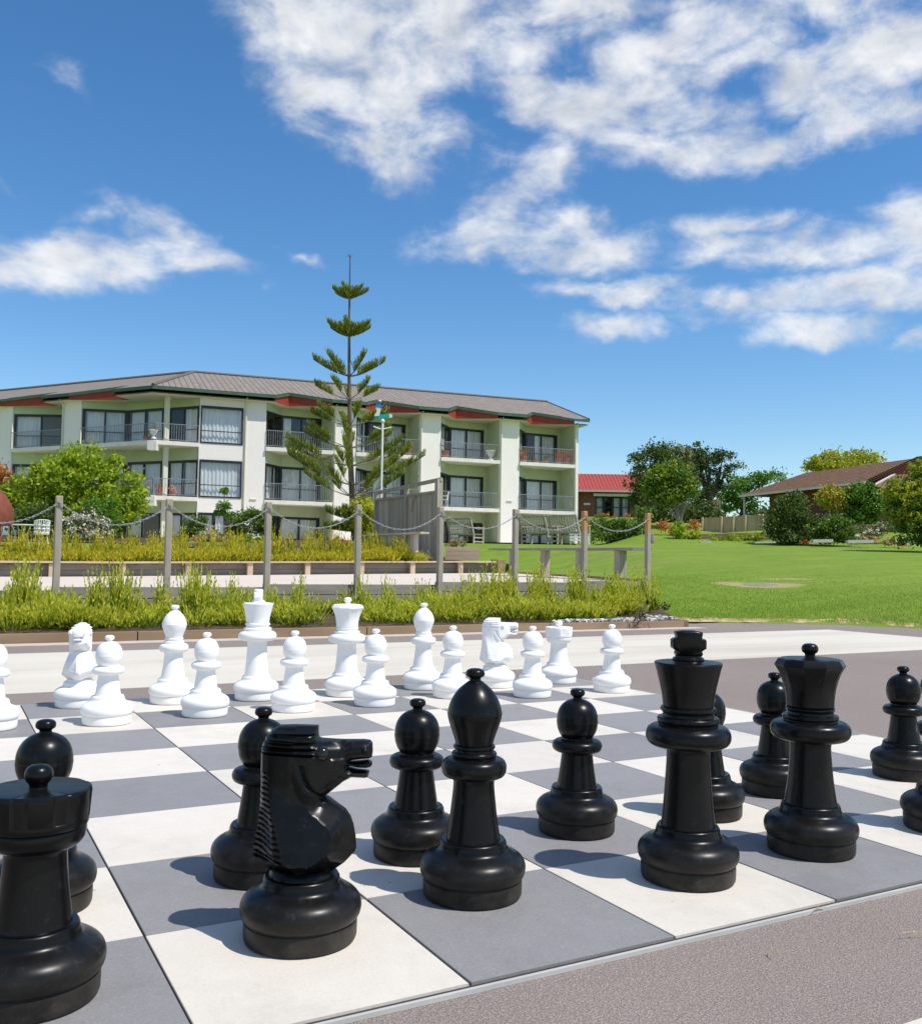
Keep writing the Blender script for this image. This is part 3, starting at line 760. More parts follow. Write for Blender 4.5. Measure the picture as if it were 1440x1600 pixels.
def rook_head(mat, root):
    """drum with shallow battlement recesses round its wall"""
    mb = MB(); n = 144; vs = []; fs = []; rows = []
    prof = [(.165, .606, 0), (.174, .609, 0), (.1765, .614, 0), (.178, .630, 0), (.1775, .634, 0), (.1785, .637, 1), (.184, .72, 1), (.1845, .729, 1), (.182, .735, 1), (.178, .738, 1), (.170, .7395, 0), (.05, .738, 0), (0, .738, 0)]
    for r, z, c in prof:
        if r == 0: rows.append([len(vs)]); vs.append((0, 0, z*S)); continue
        row = []
        for j in range(n):
            t = 2*math.pi*j/n; ph = (j % 18)/18.0
            d = 0.0
            if c: d = .0055 if ph < .28 or ph > .94 else (0 if .31 < ph < .91 else .0)
            if c and z < .645: d *= .6
            row.append(len(vs)); vs.append(((r-d)*S*math.cos(t), (r-d)*S*math.sin(t), z*S))
        rows.append(row)
    for A, B in zip(rows, rows[1:]):
        for j in range(n):
            k = (j+1) % n
            fs.append((A[j], A[k], B[0]) if len(B) == 1 else (A[j], A[k], B[k], B[j]))
    mb.add(vs, fs); return mb.build('battlement', mat, root, smooth=True, local=True, angle=30)
def king_cross(mat, root):
    # four-lobed block: a cross pattee with flared arms
    half = [(.060, 1.117), (.067, 1.128), (.062, 1.142), (.070, 1.148), (.084, 1.156), (.085, 1.196), (.078, 1.204), (.062, 1.209), (.066, 1.232), (.064, 1.240), (.03, 1.246)]
    poly = half+[(-x, z) for x, z in reversed(half)]
    mb = MB(); n = len(poly); T = .045; b = .008
    cx, cz = 0, 1.18
    def ring(y, k): return [((cx+(x-cx)*k)*S, y*S, (cz+(z-cz)*k)*S) for x, z in poly]
    rings = [ring(-T, .88), ring(-T+b, 1), ring(T-b, 1), ring(T, .88)]
    vs = sum(rings, []); fs = [tuple(range(n)), tuple(range(3*n, 4*n))[::-1]]
    for i in range(3):
        for j in range(n): k = (j+1) % n; fs.append((i*n+j, (i+1)*n+j, (i+1)*n+k, i*n+k))
    mb.add(vs, fs); o = mb.build('cross', mat, root, smooth=True, local=True, angle=50)
    bm = bmesh.new(); bm.from_mesh(o.data); bmesh.ops.recalc_face_normals(bm, faces=bm.faces); bm.to_mesh(o.data); bm.free()
    return o
KN = [(-.10, .262), (-.13, .285), (-.197, .335), (-.208, .358), (-.196, .42), (-.186, .48), (-.180, .545), (-.178, .61), (-.180, .69), (-.180, .77), (-.176, .81), (-.160, .846), (-.134, .876), (-.106, .891),
      (-.04, .893), (.057, .891), (.057, .862), (.060, .838), (.075, .834), (.16, .832), (.25, .833), (.276, .83), (.286, .818), (.288, .785), (.286, .762), (.276, .754), (.235, .750), (.196, .745), (.192, .7415), (.198, .739), (.235, .742), (.268, .746), (.283, .740), (.287, .728),
      (.280, .717), (.262, .713), (.225, .714), (.190, .722), (.186, .718), (.192, .714), (.222, .706), (.262, .702), (.276, .697), (.270, .674), (.255, .670), (.20, .673), (.165, .655), (.13, .626), (.095, .598), (.088, .592),
      (.105, .586), (.14, .560), (.178, .532), (.200, .502), (.212, .470), (.222, .42), (.226, .372), (.222, .360), (.18, .318), (.135, .285), (.11, .262)]
def knight_body(mat, root):
    from mathutils.geometry import delaunay_2d_cdt
    poly = np.array(KN)
    # resample the outline
    pts = []
    for i in range(len(poly)):
        a = poly[i]; b = poly[(i+1) % len(poly)]; k = max(1, int(np.linalg.norm(b-a)/.008))
        for j in range(k): pts.append(a+(b-a)*j/k)
    E_ = np.array(pts); n = len(E_)
    A = E_; B = np.roll(E_, -1, 0)
    keep = ~((A[:, 1] < .2625) & (B[:, 1] < .2625))
    def inside(p):
        x, y = p; c = False
        cond = (A[:, 1] > y) != (B[:, 1] > y)
        xi = (B[:, 0]-A[:, 0])*(y-A[:, 1])/(B[:, 1]-A[:, 1]+1e-12)+A[:, 0]
        return (np.sum(cond & (x < xi)) % 2) == 1
    def dist(p):
        ab = B-A; t = np.clip(((p-A)*ab).sum(1)/((ab**2).sum(1)+1e-12), 0, 1); q = A+ab*t[:, None]
        return np.sqrt(((p-q)**2).sum(1))[keep].min()
    grid = []; dg = []
    cells = [(x, z) for x in np.arange(-.03, .29, .0078) for z in np.arange(.2661, .9, .0078)]+[(x, z) for x in np.arange(-.21, -.031, .0078) for z in np.arange(.2661, .9, .0033)]
    if 1:
        for x, z in cells:
            p = np.array((x, z))
            if inside(p):
                d = dist(p)
                if d > .0045: grid.append(p); dg.append(d)
    V2 = [Vector(p) for p in E_]+[Vector(p) for p in grid]
    res = delaunay_2d_cdt(V2, [(i, (i+1) % n) for i in range(n)], [list(range(n))], 1, 1e-6)
    vo, fo = res[0], res[2]
    def width(x, z):
        w = interp(z, [(.262, .112), (.285, .122), (.335, .172), (.345, .176), (.352, .174), (.42, .158), (.50, .135), (.58, .112), (.66, .108), (.76, .118), (.83, .112), (.86, .075), (.9, .062)])
        wh = min(w, interp(x, [(-.18, .05), (-.12, .075), (-.05, .098), (.04, .104), (.1, .086), (.18, .066), (.25, .062), (.29, .058)]))   # head narrows to the muzzle
        wb = min(w, interp(x, [(-.21, .055), (-.16, .10), (-.09, .17), (.02, .185), (.12, .165), (.19, .11), (.23, .05)])+max(0, (.40-z))*.3)
        f = min(1, max(0, (z-.50)/.16)); f = f*f*(3-2*f); w = lerp(wb, wh, f)
        return w
    def half(x, z, d):
        w = width(x, z); e = interp(z, [(.30, .13), (.38, .11), (.6, .07), (.64, .045)])
        t = min(1, d/e); k = math.sqrt(max(0, 1-(1-t)**2)) if z > .6 else lerp(min(1.0, t*1.22), math.sqrt(max(0, 1-(1-t)**2)), min(1, max(0, (z-.52)/.08)))
        h = w*(.22+.78*k)
        # mane: stepped locks down the back of the neck
        mx = interp(z, [(.33, -.045), (.45, -.085), (.60, -.125), (.70, -.14)])
        if .335 < z < .70 and x < mx:
            ph = ((z+.12*(x+.15))/.0225) % 1.0; h += .013*(ph-.6)*min(1, (mx-x)/.014)
        if z > .775 and x < .056:   # forelock and mane lie in long ridges over the poll
            ph = (z/.0255) % 1.0; h += .022*(abs(ph-.5)*2-.6)*min(1, (.06-x)/.012)
        # cheek plane and jaw groove
        dc = math.hypot((x-.075)/1.0, (z-.70)/1.25)
        if z > .57 and dc < .115: h += .012*(1-(dc/.115)**4)
        gx = .02+.25*(z-.6)
        if .585 < z < .74: h -= .012*math.exp(-((x-(-.005+.10*((z-.74)/.15)**2))/.011)**2)
        # sunken band in front of the eye, mouth slot
        if .10 < x < .2 and .76 < z < .825: h -= .010*math.sin((x-.10)/.10*math.pi)
        # shoulder facets
        if .34 < z < .58: h -= .009*abs(math.sin((x-.02)*14))*min(1, (z-.34)/.05)*min(1, (.58-z)/.08)
        # muscle crease at chest
        return max(.012, h)
    vs = []; nb = len(vo)
    hs = []
    for v in vo:
        d = dist(np.array(v)); d = 0 if d < .002 else d
        hs.append(half(v.x, v.y, d))
    for sgn in (-1, 1):
        for v, h in zip(vo, hs): vs.append((v.x*S, sgn*h*S, (.262+(v.y-.262)*.977)*S))
    fs = []; cnt = {}
    for f in fo:
        f = list(f); a = Vector(vo[f[0]]); b_ = Vector(vo[f[1]]); c = Vector(vo[f[2]])
        if (b_-a).cross(c-a) < 0: f = f[::-1]
        fs.append(tuple(f)); fs.append(tuple(i+nb for i in reversed(f)))
        for i in range(len(f)):
            e = (f[i], f[(i+1) % len(f)]); cnt[e] = 1
    for (a, b_) in list(cnt):
        if (b_, a) not in cnt: fs.append((b_, a, a+nb, b_+nb))
    mb = MB(); mb.add(vs, fs); o = mb.build('horse_head', mat, root, smooth=True, local=True, angle=22)
    bm = bmesh.new(); bm.from_mesh(o.data); bmesh.ops.recalc_face_normals(bm, faces=bm.faces); bm.to_mesh(o.data); bm.free()
    return o
def make_piece(kind, mat, label, color):
    t = thing(kind+'_piece' if kind in ('king', 'queen', 'bishop', 'rook', 'knight') else 'pawn', (0, 0, 0), label, 'chess piece')
    t.name = 'chess_'+kind
    bs = .955 if kind == 'pawn' else 1.0
    lathe_part('base', BASE, mat, t, bs)
    if kind == 'knight':
        mb = MB(); mb.lathe(dense([(.136, .263), (.135, .268), (.128, .28), (.118, .29), (0, .29)]), 48, scale=S); mb.build('collar', mat, t, smooth=True, local=True)
        b = knight_body(mat, t)
        for sgn in (-1, 1):
            mb = MB(); mb.sphere((.083*S, sgn*.0905*S, .777*S), .031*S, 20); mb.build('eye', MT['eye'] if color == 'black' else mat, t, smooth=True, local=True)
            mb = MB(); mb.sphere((.257*S, sgn*.061*S, .783*S), .0135*S, 12); mb.build('nostril', mat, t, smooth=True, local=True)
            # ear / forelock plate
        return t
    K = dict(king=KING, queen=QUEEN, bishop=BISHOP, pawn=PAWN, rook=ROOK)[kind]
    lathe_part('stem', K['stem'], mat, t)
    if kind == 'queen': queen_head(mat, t)
    elif kind == 'rook': rook_head(mat, t)
    else: lathe_part('crown' if kind == 'king' else 'head', K['head'], mat, t)
    lathe_part('finial', K['fin'], mat, t, 1.0, 32)
    if kind == 'king': king_cross(mat, t)
    return t
def build_pieces():
    ZT = .003
    protos = {}
    ang_face = math.atan2(RH.y, RH.x)          # facing to the viewer's right
    cam_face = ang_face-math.pi/2              # facing the viewer
    data = [
     ('black', 'rook', .534, .606, 0, 'black rook with a battlemented top, cut by the left edge of the photo'),
     ('black', 'knight', 1.575, .699, ang_face+.04, 'black knight with a ridged mane, its horse head looking right'),
     ('black', 'bishop', 2.478, .833, 0, 'black bishop with a pointed head, between the black knight and black king'),
     ('black', 'king', 3.579, .559, ang_face, 'black king, tallest black piece, with a cross on its flared crown'),
     ('black', 'queen', 4.528, .609, 0, 'black queen with a faceted crown topped by a ball'),
     ('black', 'bishop', 5.64, .555, 0, 'black bishop cut off by the right edge of the photo'),
     ('black', 'pawn', .642, 1.555, 0, 'black pawn half hidden behind the black rook'),
     ('black', 'pawn', 1.651, 1.53, 0, 'black pawn half hidden behind the black knight'),
     ('black', 'pawn', 2.50, 1.50, 0, 'black pawn standing just left behind the black bishop in the middle'),
     ('black', 'pawn', 3.565, 1.502, 0, 'black pawn standing free on a grey square between black bishop and black king'),
     ('black', 'pawn', 4.535, 1.449, 0, 'black pawn almost wholly hidden behind the black king'),
     ('black', 'pawn', 5.412, 1.695, 0, 'black pawn between the black king and queen, partly behind the queen'),
     ('black', 'pawn', 6.72, 1.63, 0, 'farthest right black pawn, on a cream square near the photo edge'),
     ('white', 'knight', 1.542, 7.682, cam_face+.25, 'white knight at the left facing the viewer'),
     ('white', 'bishop', 2.49, 7.573, 0, 'white bishop with a round head, left of the white king'),
     ('white', 'king', 3.40, 7.477, ang_face+math.pi/2+.1, 'white king, tallest white piece, with a narrow block on its crown'),
     ('white', 'queen', 4.457, 7.386, 0, 'white queen with a flared crown, just right of the white king'),
     ('white', 'bishop', 5.567, 7.581, 0, 'white bishop right of the white queen'),
     ('white', 'knight', 6.52, 7.40, ang_face, 'white knight in the back row looking right'),
     ('white', 'rook', 7.533, 7.444, 0, 'white rook at the right end of the white back row'),
     ('white', 'pawn', .653, 6.565, 0, 'white pawn cut by the left edge of the photo'),
     ('white', 'pawn', 1.647, 6.462, 0, 'white pawn just in front of the left white knight'),
     ('white', 'pawn', 2.603, 6.569, 0, 'white pawn in front and right of the left white bishop'),
     ('white', 'pawn', 3.52, 6.526, 0, 'white pawn between the white king and white queen, one row nearer'),
     ('white', 'pawn', 4.463, 6.55, 0, 'white pawn just in front and right of the white queen'),
     ('white', 'pawn', 5.553, 6.772, 0, 'white pawn in front and right of the right white bishop'),
     ('white', 'pawn', 6.465, 6.446, 0, 'white pawn between the right white knight and white rook, one row nearer'),
     ('white', 'pawn', 7.64, 6.43, 0, 'white pawn farthest right, standing alone beyond the white rook')]
    random.seed(11)
    for color, kind, u, v, rz, label in data:
        lab = 'giant plastic '+label
        grp = 'giant %s chess pieces on the board' % color
        if rz == 0: rz = random.uniform(0, .6)
        if (color, kind) not in protos:
            t = make_piece(kind, MT[color], lab, color); protos[(color, kind)] = t
            t.location = (u*S, v*S, ZT); t.rotation_euler = (0, 0, rz); t['group'] = grp
            t['label'] = lab
        else:
            bpy.context.view_layer.update()
            dup(protos[(color, kind)], (u*S, v*S, ZT), rz, lab, grp)
build_pieces()

# ================================================================== surroundings
def to_blobs(base, D, lst):
    """blobs measured as they look from the plaza, turned into real offsets and sizes at distance D"""
    out = []
    for b in lst:
        px, py, rx, ry = b[:4]; dd = b[4] if len(b) > 4 else 0.0
        p = P(px, py, D+dd); k = (D+dd)/FPX
        out.append(((p.x-base.x, p.y-base.y, p.z-base.z), (rx*k, rx*k*.9, ry*k)))
    return out
def gbase(px, D):
    p = P(px, 870, D); return Vector((p.x, p.y, ground(p.x, p.y)))

# ---------- front bed
def build_front_bed():
    random.seed(21)
    mb = MB(); x = -3.0
    while x < 8.7:
        L = 2.4; x1 = min(x+L, 8.72)
        mb.box(((x+x1)/2, 8.05, .005), (x1-x-.012, .1, .15+random.uniform(-.004, .004))); x = x1
    mb.beam((8.78, 8.06, .005), (9.62, 9.6, .02), .1, .15); mb.beam((9.63, 9.62, .02), (10.6, 11.1, .06), .1, .15)
    tag(mb.build('kerb', MT['kerb']), 'brown timber kerb along the front of the yellow-green planting bed', 'kerb')
    mb = MB(); n = 0
    for i in range(2600):
        x = random.uniform(-1, 9.1); y = 8.12+abs(random.gauss(0, .13))
        if x > 8.5: y = 8.12+random.random()*.9
        s_ = random.uniform(.014, .040)
        if x > 8.3 and random.random() < .45: continue
        if y > 8.9+(x-8)*.6 or (x > 8.6 and y < 8.15+(x-8.72)*1.8): continue
        mb.sphere((x, y, .085+.01*random.random()), s_, 6, (random.uniform(.8, 1.3), random.uniform(.8, 1.2), random.uniform(.5, .8)))
    tag(mb.build('pebbles', MT['pebble'], smooth=True), 'white and grey pebbles strewn along the inner side of the timber kerb', 'pebbles', kind='stuff')
    # heath: plants as tufts of upright and sprawling shoots
    def heath(name, label, plants, lf, nsh, mat, leafw, lk):
        pts = []; drs = []; szs = []; ix = []
        for (x, y, z, h, wd, tall) in plants:
            k = int(nsh*wd/.3)
            for _ in range(k):
                a = rng.random()*6.283; sp = rng.random()**.7
                lean = sp*(1.05 if tall < 1.3 else .30)
                d = np.array([math.cos(a)*math.sin(lean), math.sin(a)*math.sin(lean), math.cos(lean)])
                L = h*(.55+.55*rng.random())*(1.0 if tall < 1.3 else (1.0-.45*sp)*1.0)
                b = np.array([x, y, z])+np.array([math.cos(a), math.sin(a), 0])*sp*wd*(.55 if tall < 1.3 else .28)
                bend = np.array([0, 0, .35])*sp
                m_ = max(3, int(L/lk))
                for q in range(m_):
                    t = (q+.5)/m_
                    if t < .12: continue
                    pos = b+(d*t+bend*t*t)*L
                    dr = d+bend*2*t+rng.normal(size=3)*.24
                    pts.append(pos+rng.normal(size=3)*.004); drs.append(dr); ix.append(1 if t < .18+.5*rng.random() else 0); szs.append(leafw*(1.1-.5*t)*(.8+.4*rng.random()))
        o = leaves_mesh(name, np.array(pts), np.array(szs), MT[mat], None, .34, direc=np.array(drs), mat2=MT['lf_heath_base'], idx=ix)
        return tag(o, label, 'heath plants', kind='stuff')
    plants = []
    random.seed(4)
    for i in range(250):
        x = random.uniform(-.4, 9.45); y = random.choice([8.5, 8.75, 9.05, 9.35, 9.65])+random.uniform(-.10, .12)
        rr_, DD_ = toRD(x, y)
        if rr_/DD_ > (985-720)/FPX: continue
        if math.sin(x*3.1+y*1.3)+.6*math.sin(x*7.7) < -1.05: continue
        hh = random.uniform(.17, .29)*(1+.22*math.sin(x*2.3))+max(0, (x-5)*.014)
        plants.append((x, y, .07+.045*(y-8), hh, random.uniform(.24, .36), 1))
    tall = [interp(i, [(0, -.2), (40, 9.5)])+random.uniform(-.14, .14) for i in range(41)]
    for x in tall:
        if random.random() < .22: continue
        y = random.uniform(8.8, 10.2); rr_, DD_ = toRD(x, y)
        if rr_/DD_ > .19: continue
        plants.append((x, y, .11, random.uniform(.36, .66), .16, 2))
    for px, D in ((172, 10), (308, 10.4), (30, 9.6), (755, 12.5), (852, 13), (905, 13.2), (800, 12.6), (965, 13.6), (1000, 13.8)):
        p = P(px, 900, D); 
        for q in range(3): plants.append((p.x+random.uniform(-.13, .13), p.y+random.uniform(-.13, .13), .13, random.uniform(.52, .72), .26, 2))
    heath('heath_plants', 'low yellow-green heath with upright spikes filling the bed behind the timber kerb', plants, 0, 44, 'lf_heath', .036, .021)
    # rear bed
    plants = []
    for i in range(760):
        t = random.random(); x = lerp(.0, 15.2, t); y = lerp(25.9, 26.55, (x+3)/20.)+random.choice([.2, .4, .9, 1.6, 2.4])+random.uniform(-.08, .2)
        r, D = toRD(x, y)
        if r/D > -.045: continue
        plants.append((x, y, rise(x, y)+.01, random.uniform(.30, .46)*(1+.35*math.sin(x*1.7+y)*math.sin(x*.9)), random.uniform(.35, .5), 1))
    for i in range(90):
        x = random.uniform(.5, 14.5); y = random.uniform(27, 28.6); r, D = toRD(x, y)
        if r/D > -.05: continue
        for q in range(2): plants.append((x+random.uniform(-.1, .1), y, rise(x, y), random.uniform(.75, 1.25), .22, 2))
    heath('heath_plants', 'golden heath with tall spikes growing behind the pale timber bench wall', plants, 0, 24, 'lf_heath_far', .075, .07)
    # retaining boards behind the bed
    t = thing('retaining_wall', (4.8, 11.15, .1), 'low weathered grey board wall between heath bed and gravel court', 'retaining wall')
    x = -4.0
    while x < 10.7:
        x1 = min(x+2.668, 10.75); zt = court_z((x+x1)/2, 11.2)+.03
        mb = MB()
        mb.box(((x+x1)/2, 11.205, zt-.07), (x1-x-.01, .045, .14)); mb.box(((x+x1)/2, 11.207, zt-.225), (x1-x-.01, .045, .15)); mb.box(((x+x1)/2, 11.203, zt-.38), (x1-x-.01, .045, .14))
        mb.build('board', MT['board'], t); x = x1
    # the end boards down the right side of the court
    t = thing('court_edging', (11.4, 14, .4), 'dark timber edging along the right side of the gravel court', 'edging')
    y = 11.2
    while y < 26:
        y1 = min(y+2.45, 26.2); a = Vector((court_edge(y)+.03, y, court_z(court_edge(y), y)-.06)); b = Vector((court_edge(y1)+.03, y1-.01, court_z(court_edge(y1), y1)-.06))
        mb = MB(); mb.beam(a, b, .05, .22); mb.build('board', MT['kerb'], t); y = y1
    # small dead plants near the kerb's end
    for px, py, lab in ((1036, 952, 'dark withered tuft at the edge of the lawn beyond the kerb end'), (1000, 968, 'dark withered tuft hanging over the timber kerb end')):
        p = hit(px, py+4, .08); tt = thing('dead_plant', p, lab, 'dead plant', 'withered tufts by the kerb')
        leaves_mesh('foliage', np.array(p)+np.array([0, 0, .06])+rng.normal(size=(110, 3))*np.array([.05, .05, .045]), .028, MT['bark'], tt, .3)
build_front_bed()

# ---------- chain fence
def build_chain_fence():
    labels = ['grey timber post left of the photo edge holding the chain', 'leftmost grey timber chain post, orange at its very top', 'second chain post from the left, in front of the corner balcony',
              'third chain post from the left, below the pier beside the block window', 'fourth chain post from the left, right of the pine trunk', 'chain post in front of the grey paling screen end',
              'chain post in front of the middle lattice bench', 'chain post third from right with orange lichen, by the long shelf', 'rightmost chain post with orange lichen at the end of the bed']
    def post(x, i):
        z = court_z(x, 11.2); t = thing('chain_post', (x, 11.12, z-.4), '', 'post', 'timber posts of the chain fence')
        h = 1.575+random.uniform(-.015, .015); w = .080
        mb = MB(); ww = w/2; b = .006
        vs = []; n = 0
        ring = [(-ww+b, -ww), (ww-b, -ww), (ww, -ww+b), (ww, ww-b), (ww-b, ww), (-ww+b, ww), (-ww, ww-b), (-ww, -ww+b)]
        for zz, k, ox in ((0, 1, 0), (.5, 1, .002), (h-.012, 1, .004), (h, .86, .004)): vs += [(p[0]*k+ox, p[1]*k, zz) for p in ring]
        fs = [(i_*8+j, i_*8+(j+1) % 8, (i_+1)*8+(j+1) % 8, (i_+1)*8+j) for i_ in range(3) for j in range(8)]+[tuple(range(24, 32))]
        mb.add(vs, fs); mb.build('timber', MT['post_tip'], t, local=True)
        mb = MB(); R_ = []
        for k in range(9): a = math.pi*2*k/8; R_.append((.0, -.052-.016*math.sin(a), h-.075+.018*math.cos(a)))
        mb.tube(R_, .004, 5); mb.build('eye_bolt', MT['galv'], t, local=True)
        return t
    random.seed(6); base_x = 1.36; sp = 1.334; tops = []
    proto = None
    for i in range(9):
        x = base_x+(i-1)*sp; z = court_z(x, 11.2)
        if proto is None: proto = post(x, i); o = proto
        else:
            bpy.context.view_layer.update(); o = dup(proto, (x, 11.12, z-.4), random.uniform(-.06, .06), labels[i])
        if i >= 7:
            ch = [c for c in COL.objects if c.parent == o and c.name.startswith('timber')][0]
            if i == 7: lm = ch.data.copy(); lm.materials.clear(); lm.materials.append(MT['post_lichen'])
            ch.data = lm
        o['label'] = labels[i]; tops.append(Vector((x, 11.06, z-.4+1.50)))
    # chain of real links, one length between each pair of posts
    def link():
        mb = MB(); L = .030; w = .0095; rr = .0036; pts = []
        for k in range(12):
            a = 2*math.pi*k/12; pts.append((math.cos(a)*w+(0), 0, 0))
        path = [Vector(((L-w)*(1 if math.cos(2*math.pi*k/12) >= 0 else -1)+w*math.cos(2*math.pi*k/12), w*math.sin(2*math.pi*k/12), 0)) for k in range(12)]
        n = 5; vs = []; fs = []
        for k in range(12):
            d = (path[(k+1) % 12]-path[k-1]).normalized(); sd_ = d.cross(Vector((0, 0, 1)))
            for j in range(n):
                a = 2*math.pi*j/n; vs.append(path[k]+sd_*math.cos(a)*rr+Vector((0, 0, 1))*math.sin(a)*rr)
        for k in range(12):
            for j in range(n): fs.append((k*n+j, k*n+(j+1) % n, ((k+1) % 12)*n+(j+1) % n, ((k+1) % 12)*n+j))
        return vs, fs
    lv, lf = link()
    names = ['sagging chain from the photo left edge to the first post', 'sagging chain over the white flowering shrub', 'sagging chain over the small palm-like tree', 'sagging chain left of the pine trunk',
             'sagging chain in front of the grey paling screen', 'sagging chain in front of the left lattice bench', 'sagging chain in front of the two right lattice benches', 'sagging chain between the two orange-topped posts']
    for i in range(8):
        a, b = tops[i], tops[i+1]; sag = .27 if i < 5 else .24
        N_ = 400; P_ = [a.lerp(b, k/N_)+Vector((0, 0, -sag*(1-(2*k/N_-1)**2))) for k in range(N_+1)]
        acc = 0; nxt = 0; mb = MB(); k2 = 0
        for k in range(N_):
            seg = (P_[k+1]-P_[k]).length; acc += seg
            if acc >= nxt:
                d = (P_[k+1]-P_[k]).normalized(); up = Vector((0, 1, 0)) if k2 % 2 else d.cross(Vector((0, 1, 0))).normalized()
                sd_ = up.cross(d); M_ = Matrix((d, sd_, up)).transposed()
                mb.add([P_[k]+M_ @ v for v in lv], lf); nxt += .046; k2 += 1
        tag(mb.build('chain', MT['galv'], smooth=True), names[i], 'chain', 'lengths of chain between the timber posts')
build_chain_fence()

# ---------- far court wall with bench cap, shelves, planter
def build_court_furniture():
    wy0, wy1 = 25.9, 26.55; X0, X1 = -3.0, 17.0
    def wy(x): return lerp(wy0, wy1, (x-X0)/(X1-X0))
    t = thing('bench_wall', (7, 26.2, .4), 'long low timber retaining wall with pale plank cap beyond the gravel court', 'retaining wall')
    x = X0
    mb = MB(); 
    while x < X1-.1:
        x1 = min(x+3.62, X1); za = court_z(x, wy(x)); zb = court_z(x1, wy(x1))
        m_ = MB(); m_.beam((x+.005, wy(x)-.06, za+.385), (x1-.005, wy(x1)-.06, zb+.385), .34, .055); m_.build('cap_plank', MT['cap'], t)
        for k in range(2):
            m_ = MB(); m_.beam((x+.005, wy(x)+.1, za+.08+k*.175), (x1-.005, wy(x1)+.1, zb+.08+k*.175), .05, .165); m_.build('wall_board', MT['board'], t)
        x = x1
    x = X0+.3
    while x < X1:
        z = court_z(x, 26); m_ = MB(); m_.box((x, wy(x)-.12, z+.17), (.16, .13, .36)); m_.build('short_post', MT['cap'], t); x += 1.81
    m_ = MB(); m_.box((X1-.05, wy(X1)-.05, court_z(X1, 26)+.2), (.3, .5, .5)); m_.build('end_block', MT['kerb'], t)
    # long shelf on posts along the right side of the court
    A = P(772, 858.5, 27.5); B = P(1003, 858.0, 17.6)
    t = thing('long_shelf', (A+B)/2-Vector((0, 0, .6)), 'long weathered plank shelf on stout posts at the right side of the court', 'shelf')
    mb = MB(); mb.beam(A, B, .38, .05); mb.build('plank', MT['board'], t)
    for px in (802, 851, 907, 970):
        f = (px-772)/231.; d = B-A; # solve along the plank by its look
        best = min(range(101), key=lambda k: abs((lambda q: 720+FPX*((q-CAMP).dot(RT3))/((q-CAMP).dot(FW3)))(A+d*k/100.)-px)); q = A+d*best/100.
        z0 = ground(q.x, q.y)-.1; z0 = min(z0, .5)
        mb = MB(); mb.beam((q.x, q.y, z0), (q.x, q.y, q.z-.03), .17, .17); mb.build('leg', MT['post'], t)
    # planter box by the steps
    c = P(722, 875, 33.3); a = P(697, 875, 33.3); b = P(750, 875, 33.3); w = (b-a).length; ang = math.atan2((b-a).y, (b-a).x)
    t = thing('planter_box', c, 'pale new-pine planter box at the right end of the bench wall', 'planter', rz=ang)
    mb = MB(); h = .46
    for k in range(3): mb.box((0, 0, .075+k*.155), (w, .04, .15))
    for k in range(3): mb.box((0, .9, .075+k*.155), (w, .04, .15))
    for sx in (-1, 1):
        for k in range(3): mb.box((sx*(w/2-.021), .45, .076+k*.155), (.04, .855, .15))
    mb.build('boards', MT['cap'], t, local=True)
    mb = MB(); mb.box((0, .45, .40), (w-.09, .85, .04)); mb.build('earth', MT['soil'], t, local=True)
    tree('shrub', 'small reddish-green shrub on the pale pine planter box', 'shrub', P(716, 858, 33.8), [((0, 0, .15), (.38, .3, .18)), ((-.25, 0, .12), (.25, .25, .13))], 700, .035, 'lf_olive', trunk='none', clump=.12,
         extra=[('blossom', 'lf_rust', 160, .035, .6)])
    # pale paved step beside it
    p = P(715, 881, 32.0)
    # paling screen
    A = P(589, 838, 38.5); B = P(686, 872, 33.8); At = P(589, 781, 38.5); Bt = P(686, 768, 33.8); AT = P(588, 771, 38.5); BT = P(692, 749, 33.7)
    A.z = min(A.z, 1.6); t = thing('paling_screen', (A+B)/2-Vector((0, 0, .3)), 'tall weathered grey paling screen with open top rail', 'screen')
    mb = MB(); n = 36
    for k in range(n):
        f0, f1 = k/n, (k+.86)/n; a0 = A.lerp(B, f0); a1 = A.lerp(B, f1); b0 = At.lerp(Bt, f0); b1 = At.lerp(Bt, f1); nrm = (B-A).cross(Vector((0, 0, 1))).normalized()*(.012 if k % 2 else .018)
        j = random.uniform(-.02, .02)
        mb.hexa([a0-nrm, a1-nrm, a1+nrm, a0+nrm, b0-nrm+Vector((0, 0, j)), b1-nrm+Vector((0, 0, j)), b1+nrm+Vector((0, 0, j)), b0+nrm+Vector((0, 0, j))])
    mb.build('palings', MT['palings'], t)
    nn = (B-A).cross(Vector((0, 0, 1))).normalized()*.06
    if nn.dot(FH) > 0: nn = -nn
    mb = MB(); mb.beam(AT+nn, BT+nn, .09, .13); mb.build('top_rail', MT['post'], t)
    mb = MB(); mb.beam(At+nn*.8, Bt+nn*.8, .05, .09); mb.build('panel_rail', MT['post'], t)
    for f in (0, .52, 1.0):
        q = A.lerp(B, f)+nn; zt = AT.lerp(BT, f).z+.02; mb = MB(); wd = .22 if f == 1 else .14
        mb.beam((q.x, q.y, q.z-.4), (q.x, q.y, zt), wd, wd); mb.build('post', MT['post'], t)
    mb = MB(); mb.beam(A.lerp(B, .6)+nn*1.9+Vector((0, 0, lerp(At.z, Bt.z, .6)-A.z-.25)), A.lerp(B, .72)+nn*1.9+Vector((0, 0, lerp(AT.z, BT.z, .72)-lerp(A.z, B.z, .72)+.35)), .05, .05); mb.build('leaning_stick', MT['bench'], t)
    # low shelf before the screen
    A = P(566, 837.5, 32.5); B = P(664, 832.5, 30.6)
    t = thing('low_shelf', (A+B)/2-Vector((0, 0, .6)), 'low grey plank shelf in front of the paling screen', 'shelf')
    mb = MB(); mb.beam(A, B, .4, .06); mb.build('plank', MT['bench'], t)
